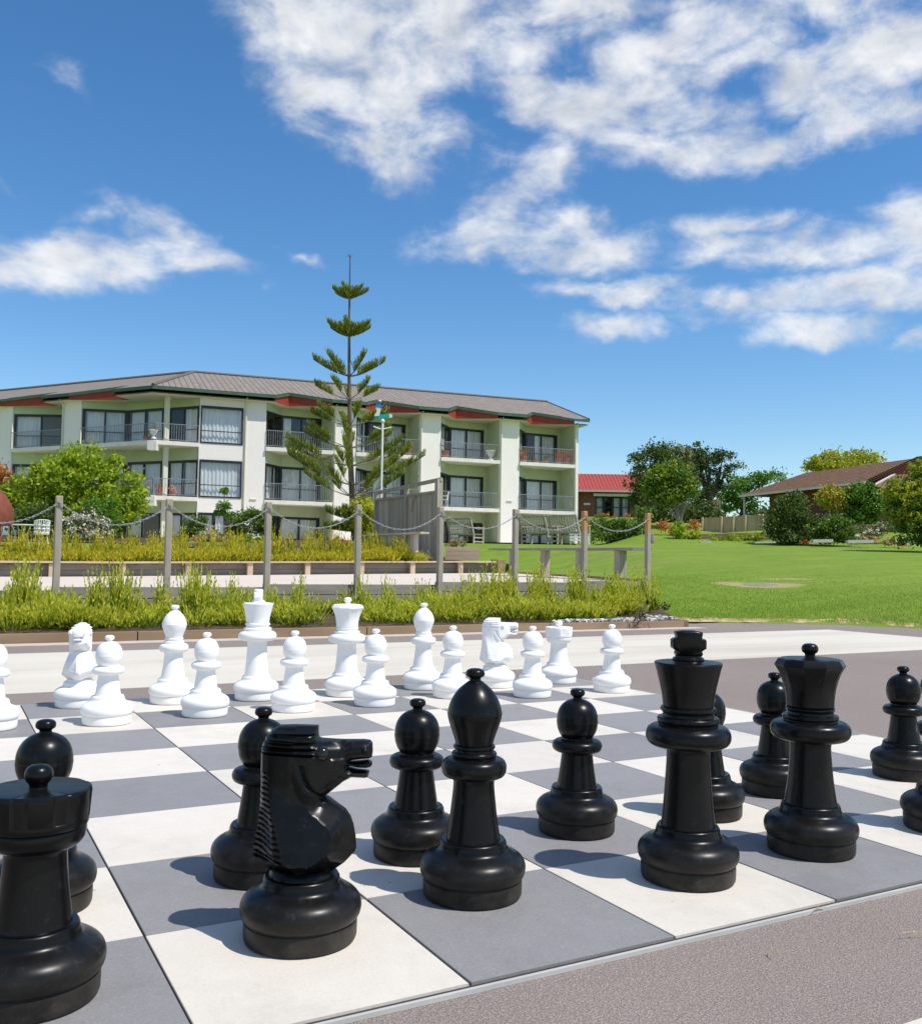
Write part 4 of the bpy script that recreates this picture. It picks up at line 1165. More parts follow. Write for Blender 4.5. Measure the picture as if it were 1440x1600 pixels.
    for f in (.12, .45, .84):
        q = A.lerp(B, f); mb = MB(); mb.beam((q.x, q.y, q.z-.62), (q.x, q.y, q.z-.031), .3 if f > .8 else .14, .14); mb.build('leg', MT['screen'], t)
build_court_furniture()

# ---------- benches and chairs
def build_benches():
    def bench(label, w=1.35, k=1.12):
        t = thing('garden_bench', (0, 0, 0), label, 'bench', 'weathered lattice-back benches facing the lawn'); B_ = MT['bench']
        hw = w/2; d = .56
        mb = MB()   # reclined backrest with fine lattice slats; back at y=0, front at y=+d
        b0 = Vector((0, .02, .42)); b1 = Vector((0, -.17, 1.02)); X = Vector((1, 0, 0))
        mb.beam(b0-X*hw, b0+X*hw, .05, .07); mb.beam(b1-X*(hw+.03), b1+X*(hw+.03), .05, .07)
        n = 11
        for i in range(n):
            x = -hw+.06+(w-.12)*i/(n-1); mb.beam(b0+X*x, b1+X*x, .045, .02, up=(0, 1, .3))
        for i in range(5):
            q = b0.lerp(b1, (i+1)/6); mb.beam(q-X*hw+Vector((0, .012, 0)), q+X*hw+Vector((0, .012, 0)), .012, .022)
        mb.build('backrest', B_, t, local=True)
        mb = MB()
        for i in range(6): mb.box((0, .07+i*.092, .42), (w, .07, .025))
        mb.box((0, d+.02, .38), (w, .03, .07)); mb.build('seat', B_, t, local=True)
        for sx in (-1, 1):
            mb = MB(); mb.beam((sx*hw, .02, 0), (sx*hw, .03, .42), .06, .06); mb.beam((sx*hw, .03, .40), (sx*hw, -.18, 1.06), .06, .06); mb.build('leg', B_, t, local=True)
            mb = MB(); mb.beam((sx*hw, d, 0), (sx*hw, d, .66), .06, .06); mb.build('leg', B_, t, local=True)
            mb = MB(); mb.beam((sx*hw, -.05, .67), (sx*hw, d+.05, .685), .09, .035)
            mb.beam((sx*hw, .03, .28), (sx*hw, d, .28), .035, .05); mb.beam((sx*hw, .03, .12), (sx*hw, d, .12), .035, .05); mb.build('armrest', B_, t, local=True)
        return t
    def place(o, px, py, D, phi, s): 
        p = P(px, py, D); o.location = p; o.rotation_euler = (0, 0, math.atan2(RH.y, RH.x)+phi); o.scale = (s, s, s)
    # phi turns the bench's length away from the picture plane
    b = bench('weathered bench with slatted back nearest the paling screen'); place(b, 720, 851, 42.5, R(-45), 1.12)
    bpy.context.view_layer.update()
    c = dup(b, (0, 0, 0), 0, 'lattice-back bench in front of the white pier, middle of the three'); place(c, 834, 850, 41.0, R(-48), 1.14)
    e = dup(b, (0, 0, 0), 0, 'lattice-back bench at the right end of the apartment block'); place(e, 882, 850, 39.5, R(-48), 1.14)
    # low pale bench at the far right of them
    t = thing('low_bench', P(905, 851, 38.6), 'low whitish slatted bench right of the lattice-back benches', 'bench', rz=math.atan2(RH.y, RH.x)-.1)
    for k in range(3):
        mb = MB(); mb.box((0, -.12+k*.13, .42), (.85, .1, .03)); mb.build('slat', MT['metalwhite'], t, local=True)
    for k in range(2):
        mb = MB(); mb.box((0, -.19, .30-k*.12), (.8, .02, .07)); mb.build('front_board', MT['metalwhite'], t, local=True)
    for sx in (-.36, .36):
        mb = MB(); mb.box((sx, -.13, .2), (.05, .05, .4)); mb.box((sx, .13, .2), (.05, .05, .4)); mb.build('leg', MT['metalwhite'], t, local=True)
    # cast iron table and chair at the left
    p = gbase(64, 31.5); t = thing('iron_chair', p, 'ornate white cast iron chair under the bushy tree', 'chair', rz=.4)
    mb = MB(); nn = 14
    for i in range(nn):
        a = math.pi*i/(nn-1); mb.tube([(.24*math.cos(a), -.12*math.sin(a), .46), (.27*math.cos(a), -.15*math.sin(a), .86+.05*math.sin(a))], .012, 5)
    for zz in (.5, .62, .74, .87): mb.tube([(.27*math.cos(math.pi*i/10), -.15*math.sin(math.pi*i/10), zz+.05*math.sin(math.pi*i/10)*(zz > .8)) for i in range(11)], .016, 5)
    for i in range(5):
        for zz in (.56, .68, .80):
            a = math.pi*(i+.5)/5; c_ = Vector((.255*math.cos(a), -.135*math.sin(a)-.005, zz)); q = Vector((-math.sin(a), -.5*math.cos(a), 0)).normalized()
            mb.tube([c_+q*.04*math.cos(u)+Vector((0, 0, .045*math.sin(u))) for u in [k*math.pi/4 for k in range(9)]], .010, 4)
    mb.build('backrest', MT['iron'], t, smooth=True, local=True)
    mb = MB(); mb.lathe([(0, .43), (.24, .43), (.25, .445), (.24, .46), (0, .46)], 20); mb.build('seat', MT['iron'], t, local=True)
    for i in range(4):
        a = math.pi/4+i*math.pi/2; mb = MB(); mb.tube([(.18*math.cos(a), .18*math.sin(a), .43), (.2*math.cos(a), .2*math.sin(a), .2), (.25*math.cos(a), .25*math.sin(a), 0)], .014, 6); mb.build('leg', MT['iron'], t, local=True)
    p = gbase(32, 31.5); t = thing('iron_table', p, 'white iron garden table left of the ornate chair', 'table')
    mb = MB(); mb.lathe([(0, .70), (.46, .70), (.47, .715), (.46, .73), (0, .73)], 32); mb.build('tabletop', MT['iron'], t, smooth=True, local=True)
    for i in range(4):
        a = i*math.pi/2+.3; mb = MB(); mb.tube([(.3*math.cos(a), .3*math.sin(a), .7), (.18*math.cos(a), .18*math.sin(a), .4), (.3*math.cos(a), .3*math.sin(a), 0)], .016, 6); mb.build('leg', MT['iron'], t, local=True)
build_benches()

# ---------- weather vane with a bowler
def build_vane():
    D = 39.2; base = gbase(597, D); k = D/FPX
    def q(px, py): return P(px, py, D)
    t = thing('weather_vane', base, 'white pole with crossarm and a blue-shirted bowler figure on a green board', 'weather vane')
    top = q(597, 656); bx, by = q(597, 700).x, q(597, 700).y
    mb = MB(); mb.tube([(bx, by, base.z), (bx, by, top.z)], .045, 10); mb.build('pole', MT['metalwhite'], t, smooth=True)
    z = q(597, 668.5).z; mb = MB(); ax = RH*.38
    mb.tube([Vector((bx, by, z))-ax+Vector((0, 0, .05)), Vector((bx, by, z))-ax*.35+Vector((0, 0, -.04)), Vector((bx, by, z-.05)), Vector((bx, by, z))+ax*.35+Vector((0, 0, -.03)), Vector((bx, by, z))+ax+Vector((0, 0, .03))], .03, 8); mb.build('crossarm', MT['metalwhite'], t, smooth=True)
    mb = MB(); mb.sphere((bx, by, q(597, 658).z), .085, 14, (1, 1, 1.15)); mb.build('ball', MT['metalwhite'], t, smooth=True)
    Rz = math.atan2(RH.y, RH.x)
    def plate(name, pts, mat, T=.03):
        mb = MB(); n = len(pts); vs = []
        for sgn in (-1, 1):
            for (px, py) in pts: p = q(px, py); vs.append(p+FH*(sgn*T/2))
        fs = [tuple(range(n)), tuple(range(n, 2*n))[::-1]]+[(i, n+i, n+(i+1) % n, (i+1) % n) for i in range(n)]
        mb.add(vs, fs); o = mb.build(name, MT[mat], t)
        bm = bmesh.new(); bm.from_mesh(o.data); bmesh.ops.recalc_face_normals(bm, faces=bm.faces); bm.to_mesh(o.data); bm.free(); return o
    plate('board', [(584.5, 654), (584.5, 650.5), (593, 647.5), (608, 647), (608, 653), (598, 654.5)], 'teal', .06)
    plate('board_end', [(608.2, 647), (612, 647.3), (613.5, 650), (612, 652.7), (608.2, 653)], 'metalwhite', .06)
    plate('trousers', [(584.8, 650.5), (586, 647), (588.5, 644), (588.8, 641), (586.8, 637.8), (588, 636.2), (595, 637.5), (594.6, 641), (593.2, 646), (592.5, 650)], 'metalwhite', .10)
    plate('shirt', [(587, 636.2), (588, 631.5), (590.5, 629.3), (594.2, 630.5), (595.5, 633), (598.3, 634.2), (597.6, 636), (595.2, 635.6), (595.2, 637.6)], 'blue', .12)
    mb = MB(); mb.sphere(q(593.8, 628.6), .052, 12, (1, 1, 1.1)); mb.build('head', MT['skin'], t, smooth=True)
    mb = MB(); c = q(593.4, 626.6); mb.lathe([(0, .05), (.05, .04), (.062, 0), (.10, -.012), (.10, -.02), (0, -.02)], 16, c); mb.build('hat', MT['metalwhite'], t, smooth=True)
    mb = MB(); mb.tube([q(598, 634.8), q(601, 630), q(603.6, 634), q(604.3, 638.5), q(602.5, 642), q(600, 644.5)], .014, 5); mb.build('arm_hoop', MT['cap'], t)
build_vane()

# ---------- plants and trees
def build_pine():
    D = 42.3; base = gbase(552, D); base = Vector((base.x, base.y, base.z))
    t = thing('norfolk_pine', base, 'tall tiered Norfolk Island pine with bare leader in front of the apartment block', 'tree')
    def q(px, py, dd=0): return P(px, py, D+dd)
    k = D/FPX; spine = [(556, 846), (552, 800), (548.5, 740), (546.5, 665), (545.5, 588), (545.5, 525), (546, 466), (547, 398)]
    pts = [q(*s_) for s_ in spine]; pts[0].z = base.z-.1
    mb = MB(); mb.tube(pts, [.20, .16, .13, .10, .075, .06, .045, .025], 10); mb.build('trunk', MT['pinebark'], t, smooth=True)
    rg = random.Random(9)
    whorls = [(466, 30, 452, 6, 1.0), (525, 38, 508, 6, 1.2), (588, 56, 563, 6, 1.1), (624, 50, 602, 5, .95), (665, 60, 643, 6, 1.0), (700, 80, 672, 6, 1.0), (728, 104, 694, 7, 1.0), (758, 116, 707, 7, 1.0), (776, 84, 738, 6, .8), (812, 44, 800, 6, .8), (830, 52, 826, 6, .8)]
    def xs(py): return interp(py, [(398, 547), (466, 546), (525, 545.5), (588, 545.5), (665, 546.5), (740, 548.5), (800, 552), (846, 556)])
    for wi, (ny, rad, ty, nb, dens) in enumerate(whorls):
        c = q(xs(ny), ny); Rr = rad*k*1.04; dz = (ny-ty)*k; bm_ = MB(); fp = []; fd = []; fs_ = []
        a0 = rg.random()*6.28
        for b in range(nb):
            a = a0+2*math.pi*(b+rg.uniform(-.12, .12))/nb; L = Rr*rg.uniform(.86, 1.06)
            path = []
            for i in range(9):
                f = i/8; path.append(c+Vector((math.cos(a)*L*f, math.sin(a)*L*f, dz*(.42*f+.58*f*f))))
            bm_.tube(path, [.028*(1-.75*i/8)*(1 if ny > 540 else .7) for i in range(9)], 5)
            start = .03 if ny < 540 else (.30 if ny < 610 else (.46 if ny < 780 else .2))
            side = Vector((-math.sin(a), math.cos(a), 0)); outd = Vector((math.cos(a), math.sin(a), 0))
            nsh = int((125 if ny < 610 else 150)*dens*(1-start)*(1.0+rad/80))
            for j in range(nsh):
                f = start+(1.0-start)*rg.random()**.85; i = min(7, int(f*8)); p = path[i].lerp(path[i+1], f*8-i)
                sl = rg.uniform(.30, .56)*((0.95 if ny < 500 else 1.1)*(1-.72*f) if ny < 560 else (1.0-.45*f))*(min(1, (f-start)/.12+.55))
                sd_ = rg.choice((-1, 1))*rg.uniform(.05, .6)
                d = (Vector((0, 0, 1))*rg.uniform(.8, 1.0)+side*sd_+outd*rg.uniform(-.05, .45)).normalized()
                ns = 5
                for s2 in range(ns):
                    g = (s2+.5)/ns; pp = p+d*sl*g+Vector((0, 0, .07*g*g))
                    fp.append(tuple(pp)); dd_ = d+Vector((rg.gauss(0, .16), rg.gauss(0, .16), rg.gauss(0, .1)+.15*g)); fd.append(tuple(dd_)); fs_.append(sl/ns*1.0+.022)
        w = bm_.build('branch_whorl', MT['palebark'] if ny > 600 else MT['bark'], t, smooth=True)
        leaves_mesh('needles', np.array(fp), np.array(fs_), MT['lf_pine'], w, .2, direc=np.array(fd))
    c = q(547, 402); fp = []; fd = []
    for j in range(60):
        a = rg.random()*6.28; d = Vector((math.cos(a), math.sin(a), rg.uniform(.1, .8))).normalized(); g = rg.random()*.17; fp.append(tuple(c+d*g)); fd.append(tuple(d))
    leaves_mesh('leader_tuft', np.array(fp), .04, MT['lf_pine'], t, .3, direc=np.array(fd))
build_pine()

def shrub(label, px, D, blobs, n, ls, mat, clump=.25, cat='shrub', trunk='none', extra=None, name='shrub', group=None, per=40, shell=.55, tr=.08, bark='bark', top=.5, basepy=None):
    b = gbase(px, D) if basepy is None else P(px, basepy, D)
    return tree(name, label, cat, b, to_blobs(b, D, blobs), n, ls, mat, trunk, clump, group, per, shell, bark, tr, extra, top)

def build_plants():
    # left of the court
    shrub('large bushy lime-green tree with a domed crown at the left', 120, 38.5,
          [(118, 752, 66, 42), (62, 768, 46, 34), (178, 768, 48, 42), (140, 720, 42, 24), (196, 790, 28, 26, -.5), (40, 800, 28, 24, .5), (120, 795, 84, 28, .6), (30, 765, 24, 22), (95, 735, 34, 22), (160, 805, 50, 20, -.3)],
          25000, .085, 'lf_lime', .36, 'tree', None, tr=.22, name='bushy_tree', per=60, shell=.72, top=.6)
    shrub('dark shrub between the iron chair and the first chain post', 62, 35.5, [(62, 812, 30, 24), (45, 828, 18, 18), (88, 822, 18, 20)], 3600, .06, 'lf_dark', .25)
    shrub('shrub covered with cream-white blossom at the left', 138, 35, [(135, 822, 32, 26), (152, 834, 22, 16)], 2200, .055, 'lf_dark', .25, extra=[('blossom', 'fl_white', 2300, .055, .75)])
    shrub('mid green shrub right of the cream-blossom shrub', 172, 36.5, [(172, 812, 18, 34), (150, 795, 26, 14), (160, 836, 24, 12)], 2800, .06, 'lf_bright', .22)
    shrub('rust-coloured shrub at the left photo edge', 4, 37, [(2, 732, 14, 14), (-12, 742, 18, 16)], 900, .06, 'lf_rust', .2)
    shrub('dark green shrub before the corner ground floor windows', 303, 40, [(303, 825, 16, 16), (290, 838, 12, 10), (316, 815, 9, 9)], 2000, .06, 'lf_mid', .2)
    shrub('dense dark green shrub left of the third chain post', 388, 41, [(390, 818, 28, 22), (370, 826, 16, 16), (408, 812, 14, 16)], 4200, .065, 'lf_mid', .24)
    shrub('bright green low mound under the dense dark shrub', 402, 36.5, [(398, 846, 26, 10), (420, 846, 16, 9)], 2600, .05, 'lf_bright', .14)
    shrub('low shrub with salmon-pink flowers before the corner bay', 325, 36, [(322, 845, 24, 9), (335, 838, 16, 8)], 1500, .045, 'lf_mid', .14, extra=[('blossom', 'fl_pink', 1300, .04, .8)])
    shrub('white-flowered clump at the foot of the third chain post', 412, 33, [(410, 855, 6, 5), (425, 856, 5, 4)], 160, .035, 'lf_mid', .08, extra=[('blossom', 'fl_white', 320, .035, .8)])
    shrub('red geraniums at the foot of the pine', 530, 34, [(528, 846, 9, 5), (541, 849, 5, 4)], 220, .04, 'lf_mid', .08, extra=[('blossom', 'fl_red', 330, .035, .8)])
    shrub('single red flowers beside the dense dark shrub', 370, 34, [(369, 844, 3, 3)], 60, .03, 'lf_mid', .05, extra=[('blossom', 'fl_red', 70, .03, .8)])
    # thin palm-like tree
    b = gbase(351, 38.5); t = thing('papaya_tree', b, 'thin pawpaw-like sapling with tufts of drooping leaves before the cream block', 'tree')
    D = 38.5; mb = MB(); mb.tube([b, P(350, 800, D), P(351, 770, D)], [.05, .035, .02], 6); mb.tube([P(351, 830, D), P(362, 822, D), P(366, 800, D)], [.03, .025, .02], 6); mb.build('trunk', MT['palebark'], t, smooth=True)
    pts = []; drs = []
    for (px, py, rr, n) in ((351, 766, .17, 130), (350, 790, .33, 300), (342, 800, .22, 130), (360, 806, .28, 200)):
        c = P(px, py, D)
        for _ in range(n):
            d = Vector((random.gauss(0, 1), random.gauss(0, 1), random.gauss(0, .6))).normalized(); g = rr*random.random()**.5; pts.append(tuple(c+d*g-Vector((0, 0, g*g*.8)))); drs.append((d.x, d.y, d.z-.7))
    leaves_mesh('crown', np.array(pts), .075, MT['lf_bright'], t, .4, direc=np.array(drs))
    shrub('yellow-green rounded shrub right of the pine trunk', 575, 41.2, [(572, 800, 22, 22), (565, 785, 14, 10), (585, 815, 12, 22), (560, 822, 14, 12)], 4600, .06, 'lf_heath', .22)
    # right-hand garden, behind the lawn
    shrub('tall dark conifer-like tree behind the pale-trunked tree', 1016, 66, [(1015, 728, 30, 28), (1000, 750, 22, 18), (1035, 745, 24, 34), (1010, 785, 26, 24), (1025, 708, 18, 14), (995, 770, 18, 14), (1040, 780, 22, 26)], 6200, .12, 'lf_dark', .5, 'tree', None, tr=.3, name='dark_tree', shell=.6)
    shrub('olive-grey tree crown between the two dark trees', 1060, 68, [(1058, 716, 28, 20), (1070, 740, 26, 26), (1045, 706, 18, 10), (1080, 720, 16, 20), (1065, 775, 22, 26)], 4600, .12, 'lf_olive', .5, 'tree', None, tr=.25, name='olive_tree')
    shrub('feathery dark tree with open branches leaning right', 1108, 64, [(1105, 715, 26, 12), (1130, 712, 24, 7), (1145, 728, 15, 5), (1095, 740, 20, 14), (1125, 740, 20, 7), (1133, 758, 14, 6), (1093, 700, 12, 8), (1105, 768, 14, 12), (1090, 790, 14, 16), (1118, 752, 12, 6), (1096, 722, 14, 20)], 4600, .10, 'lf_dark', .36, 'tree', None, tr=.22, name='feathery_tree', per=34, shell=.5, top=.35)
    shrub('light green multi-stemmed tree with pale trunks at the end of the lawn', 1060, 56, [(1035, 745, 24, 20), (1055, 735, 24, 16), (1020, 765, 20, 12), (1070, 765, 20, 14), (1045, 775, 26, 14), (1078, 755, 10, 10)], 8200, .085, 'lf_mid', .34, 'tree', None, tr=.13, name='multi_stemmed_tree', bark='palebark', per=40, top=.12, extra=[('young_leaves', 'lf_lime', 2600, .08, .7)])
    shrub('bright green tree left of the brown-roofed house', 1160, 76, [(1150, 765, 24, 18), (1178, 752, 20, 9), (1205, 745, 24, 7), (1135, 780, 18, 20), (1165, 785, 16, 16)], 4600, .13, 'lf_bright', .5, 'tree', None, tr=.2, name='garden_tree')
    shrub('yellow-green spreading tree behind the brown roof', 1320, 84, [(1320, 714, 36, 10), (1290, 722, 30, 10), (1355, 718, 26, 9), (1270, 728, 16, 6), (1310, 730, 50, 8)], 5200, .14, 'lf_yellow', .55, 'tree', None, tr=.3, name='spreading_tree', per=30)
    shrub('large dark green shrub before the pale fence', 1236, 47.5, [(1232, 800, 30, 24), (1215, 818, 24, 24), (1260, 822, 24, 22), (1236, 838, 30, 12), (1240, 785, 18, 14)], 8000, .075, 'lf_dark', .32, tr=.1, extra=[('young_leaves', 'lf_mid', 1400, .07, .8)])
    shrub('dark green rounded shrub right of the large dark shrub', 1305, 47, [(1303, 826, 26, 20), (1322, 836, 14, 12), (1290, 838, 16, 10)], 4800, .07, 'lf_mid', .28, extra=[('dark_leaves', 'lf_dark', 1300, .07, .6)])  # darker leaves scattered through the mid green ones
    shrub('small tree with golden-orange leaves and pale forked stems', 1298, 52, [(1298, 772, 20, 12), (1282, 780, 10, 10), (1313, 785, 10, 14), (1300, 790, 14, 8)], 1700, .08, 'lf_gold', .26, 'tree', None, tr=.09, name='golden_tree', bark='palebark', per=24, top=.25, extra=[('young_leaves', 'lf_lime', 900, .08, .7)])
    shrub('glossy bright green shrub before the brown-roofed house', 1350, 52, [(1345, 775, 28, 20), (1360, 790, 22, 24), (1330, 785, 16, 22), (1345, 812, 26, 16)], 6500, .09, 'lf_bright', .3, extra=[('dark_leaves', 'lf_dark', 2500, .09, .4)])  # darker leaves set deeper among the bright ones
    shrub('golden-leaved bushy tree at the right photo edge, shading the lawn', 1452, 35.5, [(1418, 775, 38, 28), (1460, 760, 40, 34), (1410, 800, 28, 24), (1440, 815, 44, 24), (1480, 800, 50, 40), (1445, 735, 24, 14), (1410, 838, 12, 14), (1470, 838, 50, 16)], 9500, .07, 'lf_mid', .26, 'tree', None, tr=.16, name='golden_bushy_tree', shell=.62,
          extra=[('golden_tips', 'lf_yellow', 11000, .065, .9)])
    shrub('green hedge bank below the red-roofed house', 945, 53, [(925, 830, 22, 14), (955, 832, 24, 16), (980, 828, 22, 16), (935, 812, 10, 8), (1000, 815, 14, 22), (965, 820, 12, 10)], 5200, .085, 'lf_mid', .3, name='hedge', cat='hedge')
    shrub('orange-brown shrub at the foot of the multi-stemmed tree', 1085, 52, [(1082, 822, 9, 7), (1035, 822, 10, 6), (1050, 830, 8, 6)], 1100, .07, 'lf_rust', .2)
    shrub('small light green shrub at the foot of the multi-stemmed tree', 1062, 50, [(1060, 828, 10, 15), (1080, 838, 12, 7)], 1500, .065, 'lf_lime', .2)
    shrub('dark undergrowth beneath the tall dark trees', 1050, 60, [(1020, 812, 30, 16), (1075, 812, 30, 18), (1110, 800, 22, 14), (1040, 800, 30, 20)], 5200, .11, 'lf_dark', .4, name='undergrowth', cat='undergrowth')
    shrub('low mixed green plants in the raised bed before the pale fence', 1140, 49.5, [(1125, 842, 14, 4), (1150, 841, 18, 4), (1180, 838, 14, 4)], 1500, .06, 'lf_lime', .16, name='bed_plants', cat='bed plants')
    shrub('grey-green shrub with small white flowers right of the house shrubs', 1375, 49, [(1360, 832, 18, 9), (1380, 824, 20, 8), (1345, 826, 14, 7)], 2300, .06, 'lf_olive', .2, extra=[('blossom', 'fl_white', 420, .05, .8)])
    shrub('low bed of pink flowers near the golden bushy tree', 1366, 46.5, [(1356, 843, 14, 5), (1390, 846, 12, 5), (1410, 846, 10, 6)], 600, .05, 'lf_mid', .12, extra=[('blossom', 'fl_pink', 1100, .05, .8)])
    shrub('small bright orange-red flowers left of the white edging', 1257, 45.5, [(1257, 847, 4, 3)], 60, .04, 'lf_mid', .06, extra=[('blossom', 'fl_red', 150, .045, .8)])
    # hedge behind everything that closes the far view at the left of the block
    shrub('far dark belt of trees closing the view behind the houses', 1150, 100, [(px_, 806+5*math.sin(px_*.05), 34, 20+5*math.sin(px_*.11)) for px_ in range(985, 1470, 34)], 6500, .2, 'lf_dark', .8, name='tree_belt', cat='tree belt', basepy=812)['kind'] = 'stuff'
    # lawn grass blades along the near edge
    pts = []; drs = []
    n = 60000; u = rng.random(n); px = 1010+rng.random(n)*520; D = 13.75+11.0*(1-np.sqrt(u))
    r = (px-720)/FPX*D; 
    D0 = np.interp(r, [3.1, 5.4, 6.4, 14], [13.75, 13.8, 13.1, 8])+.05*np.sin(r*9)+.04*np.sin(r*23); D = D-13.75+D0
    x = CAMP.x+RH.x*r+FH.x*D; y = CAMP.y+RH.y*r+FH.y*D
    z = np.array([rise(a, b) for a, b in zip(x, y)])
    edge = 10.8+(17.3-10.8)*(y-11.2)/15.2
    ok = (x > edge+.05) | (y < 11.1); ok &= (x > 9.75+(y-9.6)*.6); dirt = ((r-(1190-720)/FPX*19.6)**2/1.0+(D-19.6)**2/1.0) > .75
    x, y, z = x[ok & dirt], y[ok & dirt], z[ok & dirt]
    pp = np.stack([x, y, z+.012], 1); dd = np.stack([rng.normal(size=len(x))*.45, rng.normal(size=len(x))*.45, np.ones(len(x))], 1)
    o = leaves_mesh('grass', pp, .016, MT['grass'], None, .16, direc=dd); tag(o, 'short green grass blades at the near edge of the lawn', 'grass', kind='stuff')
    # fallen twigs on the asphalt
    for (px, py, a, L, lab) in ((1278, 1419, .2, .022, 'tiny yellow dry twig beside the board edge strip'), (1425, 1457, -.3, .03, 'tiny yellow dry twig on the asphalt by the right photo edge'), (1206, 1486, 1.1, .015, 'orange speck of bark on the asphalt')):
        p = hit(px, py, .004); mb = MB(); d = Vector((math.cos(a), math.sin(a), 0))*L
        mb.tube([p-d, p-d*.3+Vector((0, .003, .0005)), p+d*.4, p+d+Vector((.002, -.004, 0))], [.0006, .0011, .001, .0005], 5)
        mb.tube([p, p+Vector((.4*d.x, .4*d.y+.007, .001))], [.0014, .0008], 4)
        tag(mb.build('dry_twig', MT['grass_long']), lab, 'twig', 'dry twigs on the asphalt')
build_plants()

